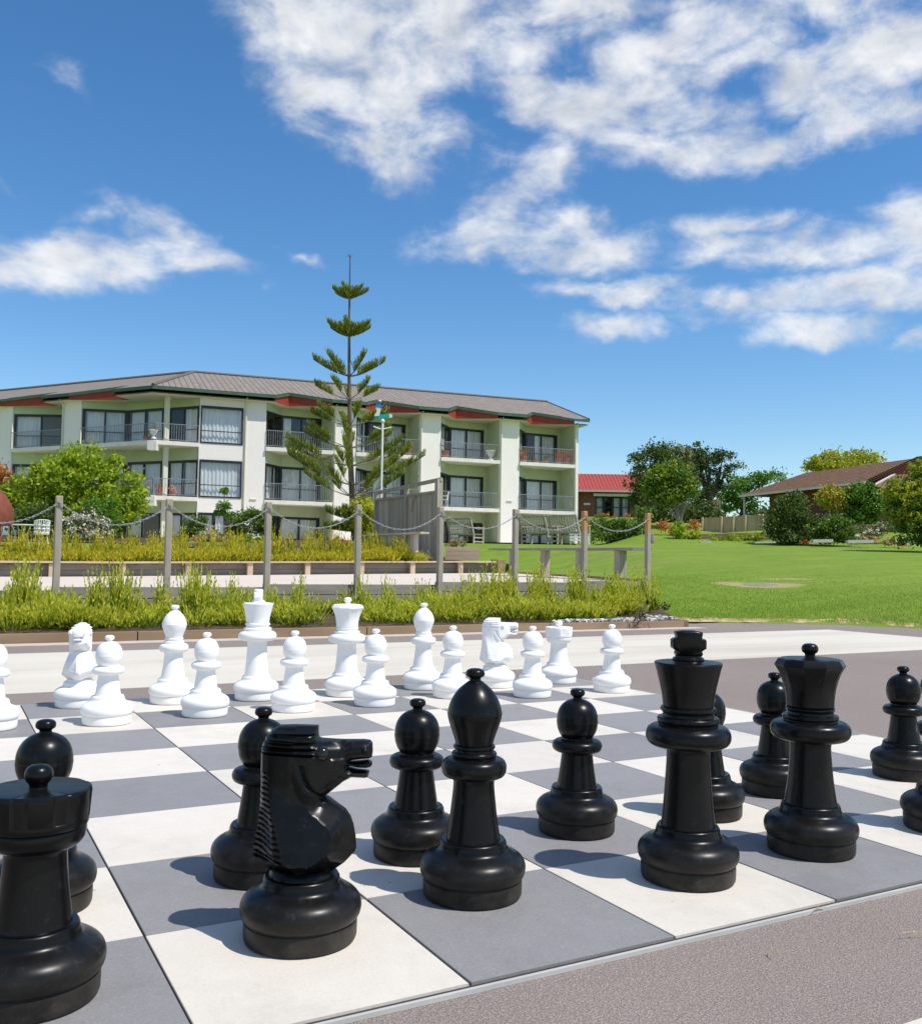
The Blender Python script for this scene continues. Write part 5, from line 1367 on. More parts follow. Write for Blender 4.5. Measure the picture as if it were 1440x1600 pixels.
# ---------- apartment block
def build_block():
    C0 = (-15.099, 46.40)
    def mk(d, n): return lambda s_, t_, z_: RD(C0[0]+d[0]*s_+n[0]*t_, C0[1]+d[1]*s_+n[1]*t_, z_)
    FR = mk((.9322, .3624), (-.3624, .9322)); FL = mk((-.8975, .4417), (.4417, .8975))
    def corner(t_, z_): return RD(C0[0]+.0435*t_/.915, C0[1]+.999*t_/.915, z_)
    base = FR(6, 0, 1.5)
    T = thing('apartment_block', base, 'three-storey cream apartment block with recessed green-walled balconies and grey tiled roof', 'building')
    FLR = [6.60, 3.88, 1.22]; HEAD = 1.90; SOF = 8.90; random.seed(17)
    def wall(name, F, s0, s1, t0, t1, z0, z1, mat):
        mb = MB(); mb.hexa([F(s0, t0, z0), F(s1, t0, z0), F(s1, t1, z0), F(s0, t1, z0), F(s0, t0, z1), F(s1, t0, z1), F(s1, t1, z1), F(s0, t1, z1)])
        o = mb.build(name, MT[mat], T); fix(o); return o
    def fix(o):
        bm = bmesh.new(); bm.from_mesh(o.data); bmesh.ops.recalc_face_normals(bm, faces=bm.faces); bm.to_mesh(o.data); bm.free()
    def slab(name, pts, z0, z1, mat):
        mb = MB(); mb.prism([(p.x, p.y) for p in pts], z0, z1); return mb.build(name, MT[mat], T)
    def window(a, b, z0, z1, n, cur, transom=.36, wd=.055, side=.10):
        """a, b: plan ends (left, right seen from the plaza); n lights; cur: covered span of each light by its curtain"""
        a = Vector((a.x, a.y, 0)); b = Vector((b.x, b.y, 0)); d = (b-a); L = d.length; d.normalize(); nv = d.cross(Vector((0, 0, 1))); 
        if nv.dot(FH) > 0: nv = -nv      # towards the viewer
        mb = MB()
        def bar(x0, x1, za, zb, th=.07):
            p0 = a+d*x0; p1 = a+d*x1; q = nv*(th/2)
            mb.hexa([p0+q+Vector((0, 0, za)), p1+q+Vector((0, 0, za)), p1-q+Vector((0, 0, za)), p0-q+Vector((0, 0, za)), p0+q+Vector((0, 0, zb)), p1+q+Vector((0, 0, zb)), p1-q+Vector((0, 0, zb)), p0-q+Vector((0, 0, zb))])
        bar(0, L, z1-.13, z1); bar(0, L, z0, z0+.07); bar(0, side, z0+.07, z1-.13); bar(L-side, L, z0+.07, z1-.13)
        pw = (L-2*side)/n
        for i in range(1, n): bar(side+pw*i-wd*.7, side+pw*i+wd*.7, z0+.07, z1-.13, .066)
        if transom: 
            for i in range(n): bar(side+pw*i+(wd*.7 if i else 0), side+pw*(i+1)-(wd*.7 if i < n-1 else 0), lerp(z0, z1, transom)-.02, lerp(z0, z1, transom)+.02, .05)
        w = mb.build('window', MT['frame'], T); fix(w)
        mb = MB(); p0 = a+d*side; p1 = b-d*side; q = nv*.004
        mb.hexa([v+Vector((0, 0, z)) for z in (z0+.07, z1-.13) for v in (p0+q, p1+q, p1-q, p0-q)]); fix(mb.build('pane', MT['glass'], w))
        for i in range(n):
            if i >= len(cur) or not cur[i]: continue
            c0, c1 = cur[i]; x0 = side+pw*(i+c0)+.02; x1 = side+pw*(i+c1)-.02; m_ = max(6, int((x1-x0)/.035)); vs = []; ph = random.random()*6
            for k in range(m_+1):
                x = lerp(x0, x1, k/m_); off = -.14+.028*math.sin(k*1.15+ph)+.012*math.sin(k*.31+ph)
                for z in (z0+.05, z1-.06): vs.append(a+d*x+nv*off+Vector((0, 0, z)))
            mb = MB(); mb.add(vs, [(2*k, 2*k+2, 2*k+3, 2*k+1) for k in range(m_)]); mb.build('curtain', MT['curtain'], w, smooth=True, angle=60)
        return w
    def railing(pts, z, h=.86):
        mb = MB()
        for p0, p1 in zip(pts, pts[1:]):
            p0 = Vector((p0.x, p0.y, z)); p1 = Vector((p1.x, p1.y, z)); L = (p1-p0).length; up = Vector((0, 0, 1))
            mb.beam(p0+up*h, p1+up*h, .045, .03); mb.beam(p0+up*.08, p1+up*.08, .03, .025)
            n = int(L/.115)
            for k in range(n+1):
                q = p0.lerp(p1, k/n); w_ = .012*math.sin(k*2.1)
                mb.beam(q+up*.09, q+up*(h-.01), .017, .017)
        mb.build('balcony_railing', MT['rail'], T)
    def bay(F, s0, s1, left_wing, patt):
        if not left_wing: q = [(s0+.02, .12), (s0+1.02, 1.42), (s1-.28, 1.70)]; wallend = (s1, 1.75)
        else: q = [(s1-.02, .12), (s0+1.15, 1.40), (s0+.16, 1.12)]; wallend = (s0, 1.1)
        for fi, z in enumerate(FLR):
            ceil = (FLR[fi-1]-.2) if fi else SOF
            if fi < 2:
                pts = [F(s0+.003, -.14, 0), F(s1-.003, -.14, 0), F(s1-.003, 3.4, 0), F(s0+.003, 3.4, 0)]
                slab('balcony_slab', pts, z-.2, z, 'slab')
                railing([F(s0+.02, -.06, 0), F(s1-.02, -.06, 0)], z)
            P0, P1, P2 = [F(a, b, 0) for a, b in q]
            za, zb = z+.03, z+HEAD
            pt = patt[fi]
            window(P0, P1, za, zb, 2, pt[0], .37 if pt[2] else .36, side=.12); window(P1, P2, za, zb, 2, pt[1], .37, side=.12)
            # wall over the heads, and the bit beside the right window
            for A_, B_ in ((P0, P1), (P1, P2)):
                mb = MB(); d = (B_-A_).normalized(); nv = d.cross(Vector((0, 0, 1)))*.06
                mb.hexa([v+Vector((0, 0, zz)) for zz in (zb+.001, ceil-.001) for v in (A_-nv, B_-nv, B_+nv, A_+nv)]); fix(mb.build('lintel_wall', MT['green_render'], T))
            E_ = F(*wallend, 0); mb = MB(); d = (E_-P2).normalized(); nv = d.cross(Vector((0, 0, 1)))*.062
            mb.hexa([v+Vector((0, 0, zz)) for zz in (z+.001, ceil-.001) for v in (P2-nv, E_-nv, E_+nv, P2+nv)]); fix(mb.build('side_wall', MT['green_render'], T))
        a = s1-.045 if not left_wing else s0+.002
        if not left_wing: wall('return_wall', F, s1-.03, s1-.003, .002, 1.9, 1.3, SOF-.002, 'green_render')
        else: wall('return_wall', F, s1-.0, s1+.0, 0, 0, 0, 0, 'green_render') if False else None
        wall('interior', F, s0, s1, 3.3, 3.36, 1.0, SOF, 'room')
    # ---- right wing walls
    piers = [(4.25, 5.41), (8.95, 10.17), (13.71, 14.95), (18.46, 19.69), (23.2, 23.46)]
    for s0, s1 in piers: wall('pier', FR, s0, s1, 0, 3.4 if s1 < 23.3 else 9.9, .9, SOF, 'render')
    wall('back_wall', FR, 0, 23.4, 9.9, 10.0, .9, SOF, 'render')
    C = lambda *k: k
    full = (0, 1); 
    pats = [
      [[[full, None], [(.0, .95), (0, .5)], 0], [[full, (0, .7)], [full, full], 1], [[None, (.2, .5)], [full, full], 1]],
      [[[full, full], [None, full], 0], [[full, (.1, .8)], [(.3, 1), full], 1], [[full, None], [full, full], 1]],
      [[[full, (.15, .8)], [full, full], 0], [[(.3, .6), (.6, 1)], [full, full], 1], [[full, None], [full, None], 1]],
      [[[full, (.1, .85)], [(.6, 1), full], 0], [[full, (.2, .9)], [full, full], 1], [[full, None], [full, full], 1]]]
    pats[0][0][0] = [None, None]; pats[0][0][1] = [(0, .5), None]
    bays = [(5.41, 8.95), (10.17, 13.71), (14.95, 18.46), (19.69, 23.2)]
    for (s0, s1), pt in zip(bays, pats): bay(FR, s0, s1, False, pt)
    # flush window block
    for fi, z in enumerate(FLR):
        ceil = 8.90 if fi == 0 else FLR[fi-1]
        window(FR(2.16, .0, 0), FR(4.25, .0, 0), z+.02, z+1.91, 1 if fi < 2 else 3, [full] if fi < 2 else [full, (.2, .9), None], .33, side=.06)
        wall('spandrel', FR, 2.10, 4.249, -.004, .25, z+1.911, ceil+.019 if fi else SOF-.001, 'render')
        wall('block_cheek', FR, 2.10, 2.158, .002, 3.4, z+.021, z+1.909, 'render')
    wall('plinth', FR, 2.10, 4.249, -.004, .25, .9, 1.239, 'render')
    wall('interior', FR, 2.1, 4.3, 1.3, 1.36, 1.0, SOF, 'room')
    # ---- corner bay
    Lp = FL(5.11, .1, 0); V = RD(-17.45, 49.2); Mx = RD(-15.25, 48.15); M2 = RD(-14.95, 48.15); Rp = FR(2.1, .15, 0)
    for fi, z in enumerate(FLR):
        ceil = SOF if fi == 0 else FLR[fi-1]-.2; za, zb = z+.03, z+HEAD
        window(Lp, V, za, zb, 2, [[full, full, 1], [full, full], [full, None]][fi][:2], .37, side=.16)
        window(V, Mx, za, zb, 2, [[full, full], [(.1, .9), full], [full, None]][fi], .37, side=.1)
        window(M2, Rp, za, zb, 2, [[None, full], [full, full], [full, (.1, 1)]][fi], .37, side=.1)
        for A_, B_ in ((Lp, V), (V, Mx), (M2, Rp)):
            mb = MB(); d = (B_-A_).normalized(); nv = d.cross(Vector((0, 0, 1)))*.06
            mb.hexa([v+Vector((0, 0, zz)) for zz in (zb+.001, ceil-.001) for v in (A_-nv, B_-nv, B_+nv, A_+nv)]); fix(mb.build('lintel_wall', MT['green_render'], T))
        if fi < 2:
            pts = [FL(5.11, -.1, 0), corner(-.25, 0), FR(2.09, -.12, 0), FR(2.09, 3.2, 0), corner(4, 0), FL(5.11, 3.2, 0)]
            slab('balcony_slab', pts, z-.2, z, 'slab')
            railing([FL(5.08, -.03, 0), corner(-.1, 0), FR(2.07, -.05, 0)], z)
            c = corner(-.18, z); mb = MB(); mb.box((c.x, c.y, z-.28), (.44, .44, .46), rz=math.atan2(RH.y, RH.x)); mb.build('slab_block', MT['slab'], T)
    c = RD(-14.72, 46.95); mb = MB(); mb.box((c.x, c.y, (1+SOF)/2), (.22, .22, SOF-1), rz=.1)
    mb.build('column', MT['soffit'], T)
    mb = MB(); pts = [FL(5.2, 3.0, 0), corner(3.4, 0), FR(2.2, 3.0, 0)]
    for A_, B_ in zip(pts, pts[1:]): mb.hexa([v+Vector((0, 0, zz)) for zz in (.9, SOF) for v in (A_, B_, B_+FH*.1, A_+FH*.1)])
    mb.build('interior', MT['room'], T)
    # ---- left wing
    for s0, s1 in ((5.11, 6.41), (10.25, 12.6)): wall('pier', FL, s0, s1, 0, 3.4, .9, SOF, 'render')
    bay(FL, 6.41, 10.25, True, [[[full, None], [(.85, 1), None], 1], [[full, full], [full, full], 1], [[full, None], [full, full], 1]])
    bay(FL, 12.6, 16.4, True, [[[full, full], [full, full], 1]]*3)
    wall('pier', FL, 16.4, 17.6, 0, 3.4, .9, SOF, 'render')
    wall('back_wall', FL, 0, 17.6, 9.9, 10, .9, SOF, 'render'); wall('end_wall', FL, 17.5, 17.6, 3.4, 9.9, .9, SOF, 'render')
    # ---- roof
    ev = -.45; pitch = .338; zr = lambda t_: 9.25+pitch*(t_-ev); RT_ = 5.0
    def notchR(a, b, c, tt=.42): return [(a, ev), (b, tt), (c, ev)]
    nR = [(5.75, 6.66, 8.75), (10.55, 11.45, 13.5), (15.2, 16.05, 18.15), (19.95, 20.75, 22.95)]
    eR = []
    for a, b, c in nR: eR += [(a, ev), (b, .62), (c, ev)]
    eR = [(None, ev)]+eR+[(23.9, ev)]
    nL = [(2.35, 2.5, 5.5), (7.45, 7.6, 11.2), (13.3, 13.45, 16.9)]
    eL = [(None, ev)]
    for a, b, c in nL: eL += [(a, ev), (b, .70), (c, ev)]
    eL += [(18.0, ev)]
    def ept(F, e, z): return corner(e[1], z) if e[0] is None else F(e[0], e[1], z)
    roof_mb = MB()
    for F, E_, send, flip in ((FR, eR, 23.9, 1), (FL, eL, 18.0, 0)):
        pts = [ept(F, e, zr(e[1])) for e in E_]+[F(send, RT_, zr(RT_)), corner(RT_, zr(RT_))]
        uv = [((.44*e[1] if e[0] is None else e[0]), e[1]*1.055) for e in E_]+[(send, RT_*1.055), (.44*RT_, RT_*1.055)]
        if flip: roof_mb.quad(*pts, uv=uv)
        else: roof_mb.quad(*pts[::-1], uv=uv[::-1])
        bk = [corner(RT_, zr(RT_)), F(send, RT_, zr(RT_)), F(send, 10.5, 9.25), corner(10.5, 9.25)]
        roof_mb.quad(*(bk if flip else bk[::-1]), uv=[(0, 0), (20, 0), (20, 6), (0, 6)])
        # fascia, red boards, soffit
        mb = MB(); red = MB(); sof = MB()
        for e0, e1 in zip(E_, E_[1:]):
            a = ept(F, e0, zr(e0[1])-.10); b = ept(F, e1, zr(e1[1])-.10); d = (b-a).normalized(); nv = Vector((d.y, -d.x, 0)).normalized()
            if nv.dot(FH) > 0: nv = -nv
            nv *= .035
            mb.beam(a+nv-d*.015, b+nv+d*.015, .07, .145)
            if e0[1] != ev or e1[1] != ev:
                a2 = ept(F, e0, 0); b2 = ept(F, e1, 0); t0 = zr(e0[1])-.16; t1 = zr(e1[1])-.16; q = nv*.3; red = MB()
                red.hexa([Vector((a2.x, a2.y, SOF-.015)), Vector((b2.x, b2.y, SOF-.015)), Vector((b2.x, b2.y, SOF-.015))-q, Vector((a2.x, a2.y, SOF-.015))-q, Vector((a2.x, a2.y, t0)), Vector((b2.x, b2.y, t1)), Vector((b2.x, b2.y, t1))-q, Vector((a2.x, a2.y, t0))-q]); fix(red.build('red_gable_board', MT['redboard'], T))
        fix(mb.build('fascia', MT['fascia'], T))
        sp = [ept(F, (e[0], e[1]+.01), SOF) for e in E_]+[F(send, 4.5, SOF), corner(4.5, SOF)]
        sof.quad(*(sp[::-1] if flip else sp)); sof.quad(*[p+Vector((0, 0, .05)) for p in (sp if flip else sp[::-1])]); sof.build('soffit', MT['soffit'], T)
    roof_mb.build('roof', MT['rooftile'], T)
    mb = MB(); mb.tube([corner(ev, zr(ev)+.03), corner(RT_, zr(RT_)+.03)], .09, 6); mb.tube([corner(RT_, zr(RT_)+.03), FR(23.9, RT_, zr(RT_)+.03)], .09, 6); mb.tube([corner(RT_, zr(RT_)+.03), FL(18, RT_, zr(RT_)+.03)], .09, 6)
    mb.build('ridge_cap', MT['rooftile'], T, smooth=True)
    mb = MB(); mb.beam(FR(23.92, ev, zr(ev)-.05), FR(23.92, RT_, zr(RT_)-.05), .06, .18); mb.beam(FR(23.92, RT_, zr(RT_)-.05), FR(23.92, 10.5, 9.2), .06, .18); mb.build('barge_board', MT['frame'], T)
    mb = MB(); mb.add([FR(23.45, 0, SOF-.05), FR(23.45, 10, SOF-.05), FR(23.45, RT_, zr(RT_)-.1)], [(0, 1, 2)]); mb.build('gable_wall', MT['render'], T)
    wall('end_wall', FR, 23.2, 23.455, 3.4, 9.9, .9, SOF, 'render')
    # downpipes
    for F, s_ in ((FR, 4.38), (FR, 9.02), (FR, 13.80), (FR, 18.55), (FR, 23.25), (FL, 6.36)):
        mb = MB(); mb.tube([F(s_, -.30, 9.02), F(s_, -.28, 8.92), F(s_, -.06, 8.72), F(s_, -.055, 1.2)], .045, 7); mb.build('downpipe', MT['soffit'], T, smooth=True)
    for F, s_, zz in ((FR, 4.85, 3.9), (FR, 14.35, 4.2), (FR, 19.1, 4.35)):
        mb = MB(); c = F(s_, -.03, zz); mb.box(c, (.34, .05, .05), rz=-.12); mb.build('wall_vent', MT['slab'], T)
    # things standing on the balconies
    def pot(F, s_, t_, z_, k, label, mat='terracotta', leaf=None, urn=False, name='plant_pot', grp='pots on the balconies'):
        p = F(s_, t_, z_+.002); t = thing(name, p, label, 'plant pot', grp)
        pr = [(0, 0), (.11, 0), (.15, .24), (.165, .24), (.165, .29), (.145, .29), (.13, .26), (0, .26)] if not urn else [(0, 0), (.13, 0), (.12, .04), (.05, .10), (.06, .16), (.16, .26), (.2, .38), (.22, .40), (.2, .42), (.17, .39), (0, .37)]
        mb = MB(); mb.lathe([(a*k, b*k) for a, b in pr], 18); mb.build('pot', MT[mat], t, smooth=True, local=True)
        if leaf: leaves_mesh('foliage', np.array(p)+np.array([0, 0, .42*k])+rng.normal(size=(160, 3))*np.array([.1, .1, .1])*k, .04, MT[leaf], t)
    top, low = FLR[0], FLR[1]
    pot(FL, 1.05, .5, top, 1.1, 'terracotta pot left of the urn on the upper corner balcony'); pot(FL, .7, .5, top, .9, 'smaller terracotta pot on the upper corner balcony')
    p = corner(-.17, top+.07)
    pot(lambda a, b, c: p, 0, 0, 0, 1.0, 'white urn with pale plant on the prow of the upper corner balcony', 'metalwhite', 'lf_olive', True, 'urn')
    pot(FR, .35, .4, low, 1.2, 'terracotta pot by the column on the lower corner balcony', leaf='lf_rust'); pot(FR, .95, .4, low, 1.0, 'round terracotta pot right of the column on the lower corner balcony', leaf='fl_pink')
    pot(FR, 15.35, .35, top, 1.4, 'red-orange pot at the left end of the upper third bay balcony'); pot(FR, 18.05, .3, top, 1.35, 'white urn with yellow flowers in the upper third bay balcony', 'metalwhite', 'lf_yellow', True, 'urn')
    for s_, k, lab, lf in ((20.1, 1.3, 'pot with spiky plant at the left end of the upper end balcony', 'lf_rust'), (20.9, .8, 'small terracotta pot second from left on the upper end balcony', None), (21.5, .9, 'small terracotta pot in the middle of the upper end balcony', 'lf_mid'), (22.3, 1.2, 'terracotta pot second from right on the upper end balcony', 'fl_red'), (22.85, 1.4, 'largest terracotta pot at the right end of the upper end balcony', 'fl_red')):
        pot(FR, s_, .3, top, k, lab, leaf=lf)
    pot(FR, 13.2, .3, top, 1.2, 'reddish pot behind the pine branches on the upper second bay balcony', leaf='fl_red')
    def chair(F, s_, t_, z_, label, rz):
        p = F(s_, t_, z_+.002); t = thing('plastic_chair', p, label, 'chair', 'white plastic chairs on the balconies', rz=rz); W = MT['iron']
        mb = MB(); mb.box((0, 0, .42), (.46, .44, .03)); mb.build('seat', W, t, local=True)
        mb = MB(); 
        for k in range(5): mb.beam((-.18+.09*k, -.2, .44), (-.18+.09*k, -.28, .82), .05, .02)
        mb.beam((-.23, -.28, .82), (.23, -.28, .82), .03, .06); mb.build('backrest', W, t, local=True)
        for sx in (-.2, .2):
            for sy in (-.19, .19): mb = MB(); mb.beam((sx, sy, 0), (sx*.95, sy*.95, .41), .04, .04); mb.build('leg', W, t, local=True)
            mb = MB(); mb.beam((sx*1.1, -.25, .64), (sx*1.1, .2, .62), .05, .03); mb.beam((sx*1.1, .18, .43), (sx*1.1, .19, .62), .04, .03); mb.build('armrest', W, t, local=True)
    chair(FL, 1.35, .55, low, 'white plastic chair nearer the corner column on the lower balcony', .6); chair(FL, .75, .9, low, 'white plastic chair further back on the lower corner balcony', -1.2)
    chair(FR, 15.35, .5, low, 'white chair with flowers at the left end of the lower third bay balcony', .9)
build_block()

# ---------- houses, fences and edging at the right
def build_houses():
    # red roofed house
    D = 80.0
    def q(px, py, dd=0): return P(px, py, D+dd)
    base = q(950, 809); T = thing('red_roofed_house', base, 'low brick house with bright red roof and curtained windows beyond the block', 'house')
    g = base.z
    def W(r, dd, z): return RD(r, D+dd, z)
    r0, r1 = 8.6, 17.5; ze = q(950, 768).z; zt = q(950, 741, 3.4).z
    def hx(a0, a1, d0, d1, z0, z1): return [W(a0, d0, z0), W(a1, d0, z0), W(a1, d1, z0), W(a0, d1, z0), W(a0, d0, z1), W(a1, d0, z1), W(a1, d1, z1), W(a0, d1, z1)]
    mb = MB()
    wl, wr = (930-720)/FPX*D, (984-720)/FPX*D
    mb.hexa(hx(r0+.9, wl, 0, .2, g-.3, ze)); mb.hexa(hx(wr, r1, 0, .2, g-.3, ze)); mb.hexa(hx(r0+.9, r0+1.1, .2, 6.6, g-.3, ze)); mb.hexa(hx(r1-.2, r1, .2, 6.6, g-.3, ze)); mb.hexa(hx(r0+1.1, r1-.2, 6.4, 6.6, g-.3, ze)); mb.build('wall', MT['brick'], T)
    mb = MB(); mb.hexa(hx(r0+.95, wl-.05, 2.5, 2.6, g, ze)); mb.hexa(hx(wl-.3, wr+.3, 2.0, 2.1, g, ze)); mb.build('interior', MT['room'], T)
    rf = MB(); e = .08
    rf.add([W(r0, -.8, ze), W(r1+.6, -.8, ze), W(r1+.6, 3.4, zt), W(r0-.6, 3.4, zt), W(r0, 7.6, ze), W(r1+.6, 7.6, ze), W(r0, -.8, ze-e), W(r1+.6, -.8, ze-e), W(r1+.6, 7.6, ze-e), W(r0, 7.6, ze-e)],
           [(0, 1, 2, 3), (3, 2, 5, 4), (6, 9, 8, 7), (0, 3, 4), (1, 5, 2), (0, 6, 7, 1), (4, 5, 8, 9), (0, 4, 9, 6), (1, 7, 8, 5)])
    # standing ribs
    for k in range(int((r1-r0)/.3)):
        a = r0+.15+k*.3; rf.beam(W(a, -.78, ze+.02), W(a, 3.38, zt+.02), .03, .03)
    rf.build('roof', MT['redroof'], T)
    mb = MB(); mb.beam(W(r0, -.84, ze-.03), W(r1+.6, -.84, ze-.03), .06, .16); mb.build('gutter', MT['pink_strip'], T)
    mb = MB(); mb.hexa(hx(wl-.2, wr, -.4, -.02, ze-.42, ze-.2)); mb.build('awning', MT['metalwhite'], T)
    n = 4
    for i in range(n):
        a0 = lerp(wl, wr, i/n); a1 = lerp(wl, wr, (i+1)/n); mb = MB()
        for x0, x1, z0, z1 in ((a0, a0+.1, g, ze-.42), (a1-.1, a1, g, ze-.42), (a0+.1, a1-.1, g, g+.1), (a0+.1, a1-.1, ze-.55, ze-.42), (a0+.1, a1-.1, g+.85, g+.92)): mb.hexa(hx(x0, x1, .03, .12, z0, z1))
        w = mb.build('window', MT['frame'], T); mb = MB(); mb.hexa(hx(a0+.1, a1-.1, .07, .08, g+.1, ze-.55)); mb.build('pane', MT['glass'], w)
        if i != 1: mb = MB(); mb.hexa(hx(a0+.12, a1-.12, .3, .32, g+.1, ze-.5)); mb.build('curtain', MT['curtain'], w)
    mb = MB(); mb.hexa(hx(10.35, 10.9, -.05, -.01, g+1.05, g+1.22)); mb.build('name_plate', MT['metalwhite'], T)
    shrub('low brownish plants before the windows of the red-roofed house', 955, 77, [(945, 805, 12, 3), (970, 807, 14, 3)], 500, .10, 'lf_rust', .2, name='bed_plants', cat='bed plants')
    # brown roofed house
    A = P(1155, 774, 72.6); B = P(1352, 752, 59.4)
    ze = (A.z+B.z)/2; A.z = B.z = ze
    d = (B-A).normalized(); n_ = Vector((-d.y, d.x, 0));
    if n_.dot(FH) < 0: n_ = -n_
    Lh = (B-A).length; zt = ze+1.65; half = 3.9; g = 3.6
    T = thing('brown_roofed_house', A.lerp(B, .5)+n_*3-Vector((0, 0, ze-g)), 'long brick house with red-brown tiled roof at the right behind the shrubs', 'house')
    def H(s_, t_, z_): v = A+d*s_+n_*t_; return Vector((v.x, v.y, z_))
    mb = MB()
    RL = H(2.6, half, zt); RR = H(Lh+.35, half, zt); BL = H(0, 2*half, ze); BR = H(Lh+.35, 2*half, ze); A2 = H(0, 0, ze); B2 = H(Lh+.35, 0, ze)
    sl = math.hypot(half, 1.65)
    mb.quad(A2, B2, RR, RL, uv=[(0, 0), (Lh, 0), (Lh, sl), (2.6, sl)]); mb.quad(A2, RL, BL, uv=[(0, 0), (4, sl), (8, 0)]); mb.quad(RL, RR, BR, BL, uv=[(2.6, sl), (Lh, sl), (Lh, 0), (0, 0)])
    mb.quad(*[H(a, b, ze-.06) for a, b in ((0, 0), (0, 2*half), (Lh+.35, 2*half), (Lh+.35, 0))])
    o = mb.build('roof', MT['browntile'], T)
    mb = MB(); mb.quad(H(Lh+.05, .25, ze), H(Lh+.05, 2*half-.25, ze), H(Lh+.05, half, zt-.1)); mb.quad(H(Lh-.02, .25, ze), H(Lh-.02, half, zt-.1), H(Lh-.02, 2*half-.25, ze)); mb.build('gable', MT['redboard'], T)
    mb = MB(); mb.beam(H(Lh+.36, -.05, ze-.05), H(Lh+.36, half, zt+.02), .1, .16); mb.beam(H(Lh+.36, half, zt+.02), H(Lh+.36, 2*half, ze-.05), .1, .16)
    for k in range(22):
        a = H(Lh+.34, lerp(0, half, k/22), lerp(ze, zt, k/22)+.08); mb.box(a, (.22, .15, .09), rz=math.atan2(d.y, d.x))
    mb.build('barge_board', MT['browntile'], T)
    mb = MB(); mb.beam(H(0, -.06, ze-.08), H(Lh, -.06, ze-.08), .08, .15); mb.build('gutter', MT['slab'], T)
    mb = MB(); wz = lambda s0, s1, t0, t1: [H(s0, t0, g-.5), H(s1, t0, g-.5), H(s1, t1, g-.5), H(s0, t1, g-.5), H(s0, t0, ze-.07), H(s1, t0, ze-.07), H(s1, t1, ze-.07), H(s0, t1, ze-.07)]
    mb.hexa(wz(2.2, Lh, 1.1, 1.3)); mb.hexa(wz(2.2, 2.4, 1.3, 2*half-.3)); mb.hexa(wz(Lh-.2, Lh, 1.3, 2*half-.3)); mb.build('wall', MT['brick'], T)
    for s_ in (.25, 6.5):
        mb = MB(); v = H(s_, .25, 0); mb.beam((v.x, v.y, g-.5), (v.x, v.y, ze-.07), .12, .12); mb.build('porch_post', MT['metalwhite'], T)
    for s_ in (4.5, 8.2, 10.5):
        mb = MB(); a = H(s_, 1.06, g+.9); b = H(s_+1.4, 1.06, g+.9)
        mb.hexa([H(s_, 1.05, g+.9), H(s_+1.4, 1.05, g+.9), H(s_+1.4, 1.098, g+.9), H(s_, 1.098, g+.9), H(s_, 1.05, g+2), H(s_+1.4, 1.05, g+2), H(s_+1.4, 1.098, g+2), H(s_, 1.098, g+2)])
        w = mb.build('window', MT['frame'], T)
    # lower front roof at its right end
    A = P(1362, 759, 55.5); 
    ze2 = A.z-.15; U = thing('brown_roofed_wing', P(1410, 800, 57), 'lower red-brown tiled roof wing in front of the gabled house', 'house wing')
    a = P(1362, 760, 56); b = P(1470, 768, 54.5); c = P(1398, 740.5, 60); e = P(1480, 742, 60)
    mb = MB(); mb.quad(a, b, e, c, uv=[(0, 0), (5, 0), (5, 3.6), (1, 3.6)]); mb.quad(a+Vector((0, 0, -.06)), c+Vector((0, 0, -.06)), e+Vector((0, 0, -.06)), b+Vector((0, 0, -.06)))
    mb.build('roof', MT['browntile'], U)
    mb = MB(); mb.beam(a, c, .14, .12); mb.build('verge', MT['whitestone'], U)
    mb = MB(); a2 = a+FH*.5+RH*.3; b2 = b+FH*.5; c2 = c-FH*.3
    mb.hexa([Vector((v.x, v.y, z)) for z in (3.2, min(a.z, b.z)-.1) for v in (a2, b2, e, c2)]); mb.build('wall', MT['brick'], U)
    # pale fence of palings
    A = P(1096, 834, 55); B = P(1206, 828, 52.5); At = P(1096, 809, 55); Bt = P(1206, 803, 52.5)
    T = thing('paling_fence', (A+B)/2, 'pale brown paling fence below the brown-roofed house', 'fence')
    mb = MB(); n = 70
    for k in range(n):
        f0, f1 = k/n, (k+.86)/n; j = random.uniform(-.05, .03); q = FH*.02
        a0, a1, b0, b1 = A.lerp(B, f0), A.lerp(B, f1), At.lerp(Bt, f0)+Vector((0, 0, j)), At.lerp(Bt, f1)+Vector((0, 0, j))
        mb.hexa([a0-q, a1-q, a1+q, a0+q, b0-q, b1-q, b1+q, b0+q])
    mb.build('palings', MT['pale_fence'], T)
    for f in (.0, .28, .45, .62, .86, 1.0):
        a = A.lerp(B, f)-FH*.1; b = At.lerp(Bt, f)-FH*.1; mb = MB(); mb.beam(a, b+Vector((0, 0, .03)), .09, .09); mb.build('post', MT['pale_fence'], T)
    # dark boards of another fence, and grey panels
    A = P(1060, 822, 66); B = P(1122, 818, 66); T = thing('dark_fence', (A+B)/2, 'dark brown board fence under the feathery dark tree', 'fence')
    mb = MB()
    for k in range(34):
        f0, f1 = k/34, (k+.9)/34; a0, a1 = A.lerp(B, f0), A.lerp(B, f1); h = Vector((0, 0, 1.55+random.uniform(-.05, .05))); q = FH*.02; mb.hexa([a0-q, a1-q, a1+q, a0+q, a0-q+h, a1-q+h, a1+q+h, a0+q+h])
    mb.build('palings', MT['kerb'], T)
    mb = MB(); a = P(1104, 812, 69); b = P(1125, 812, 69); h = Vector((0, 0, 1.45)); q = FH*.05; mb.hexa([a-q, b-q, b+q, a+q, a-q+h, b-q+h, b+q+h, a+q+h])
    for f in (.33, .66): m_ = a.lerp(b, f); mb.beam(m_-q*1.5, m_-q*1.5+h, .06, .04)
    tag(mb.build('grey_panel_screen', MT['greystone']), 'grey panel screen beside the porch of the brown-roofed house', 'screen')
    mb = MB(); A = P(1085, 848, 50); B = P(1212, 845, 49.5)
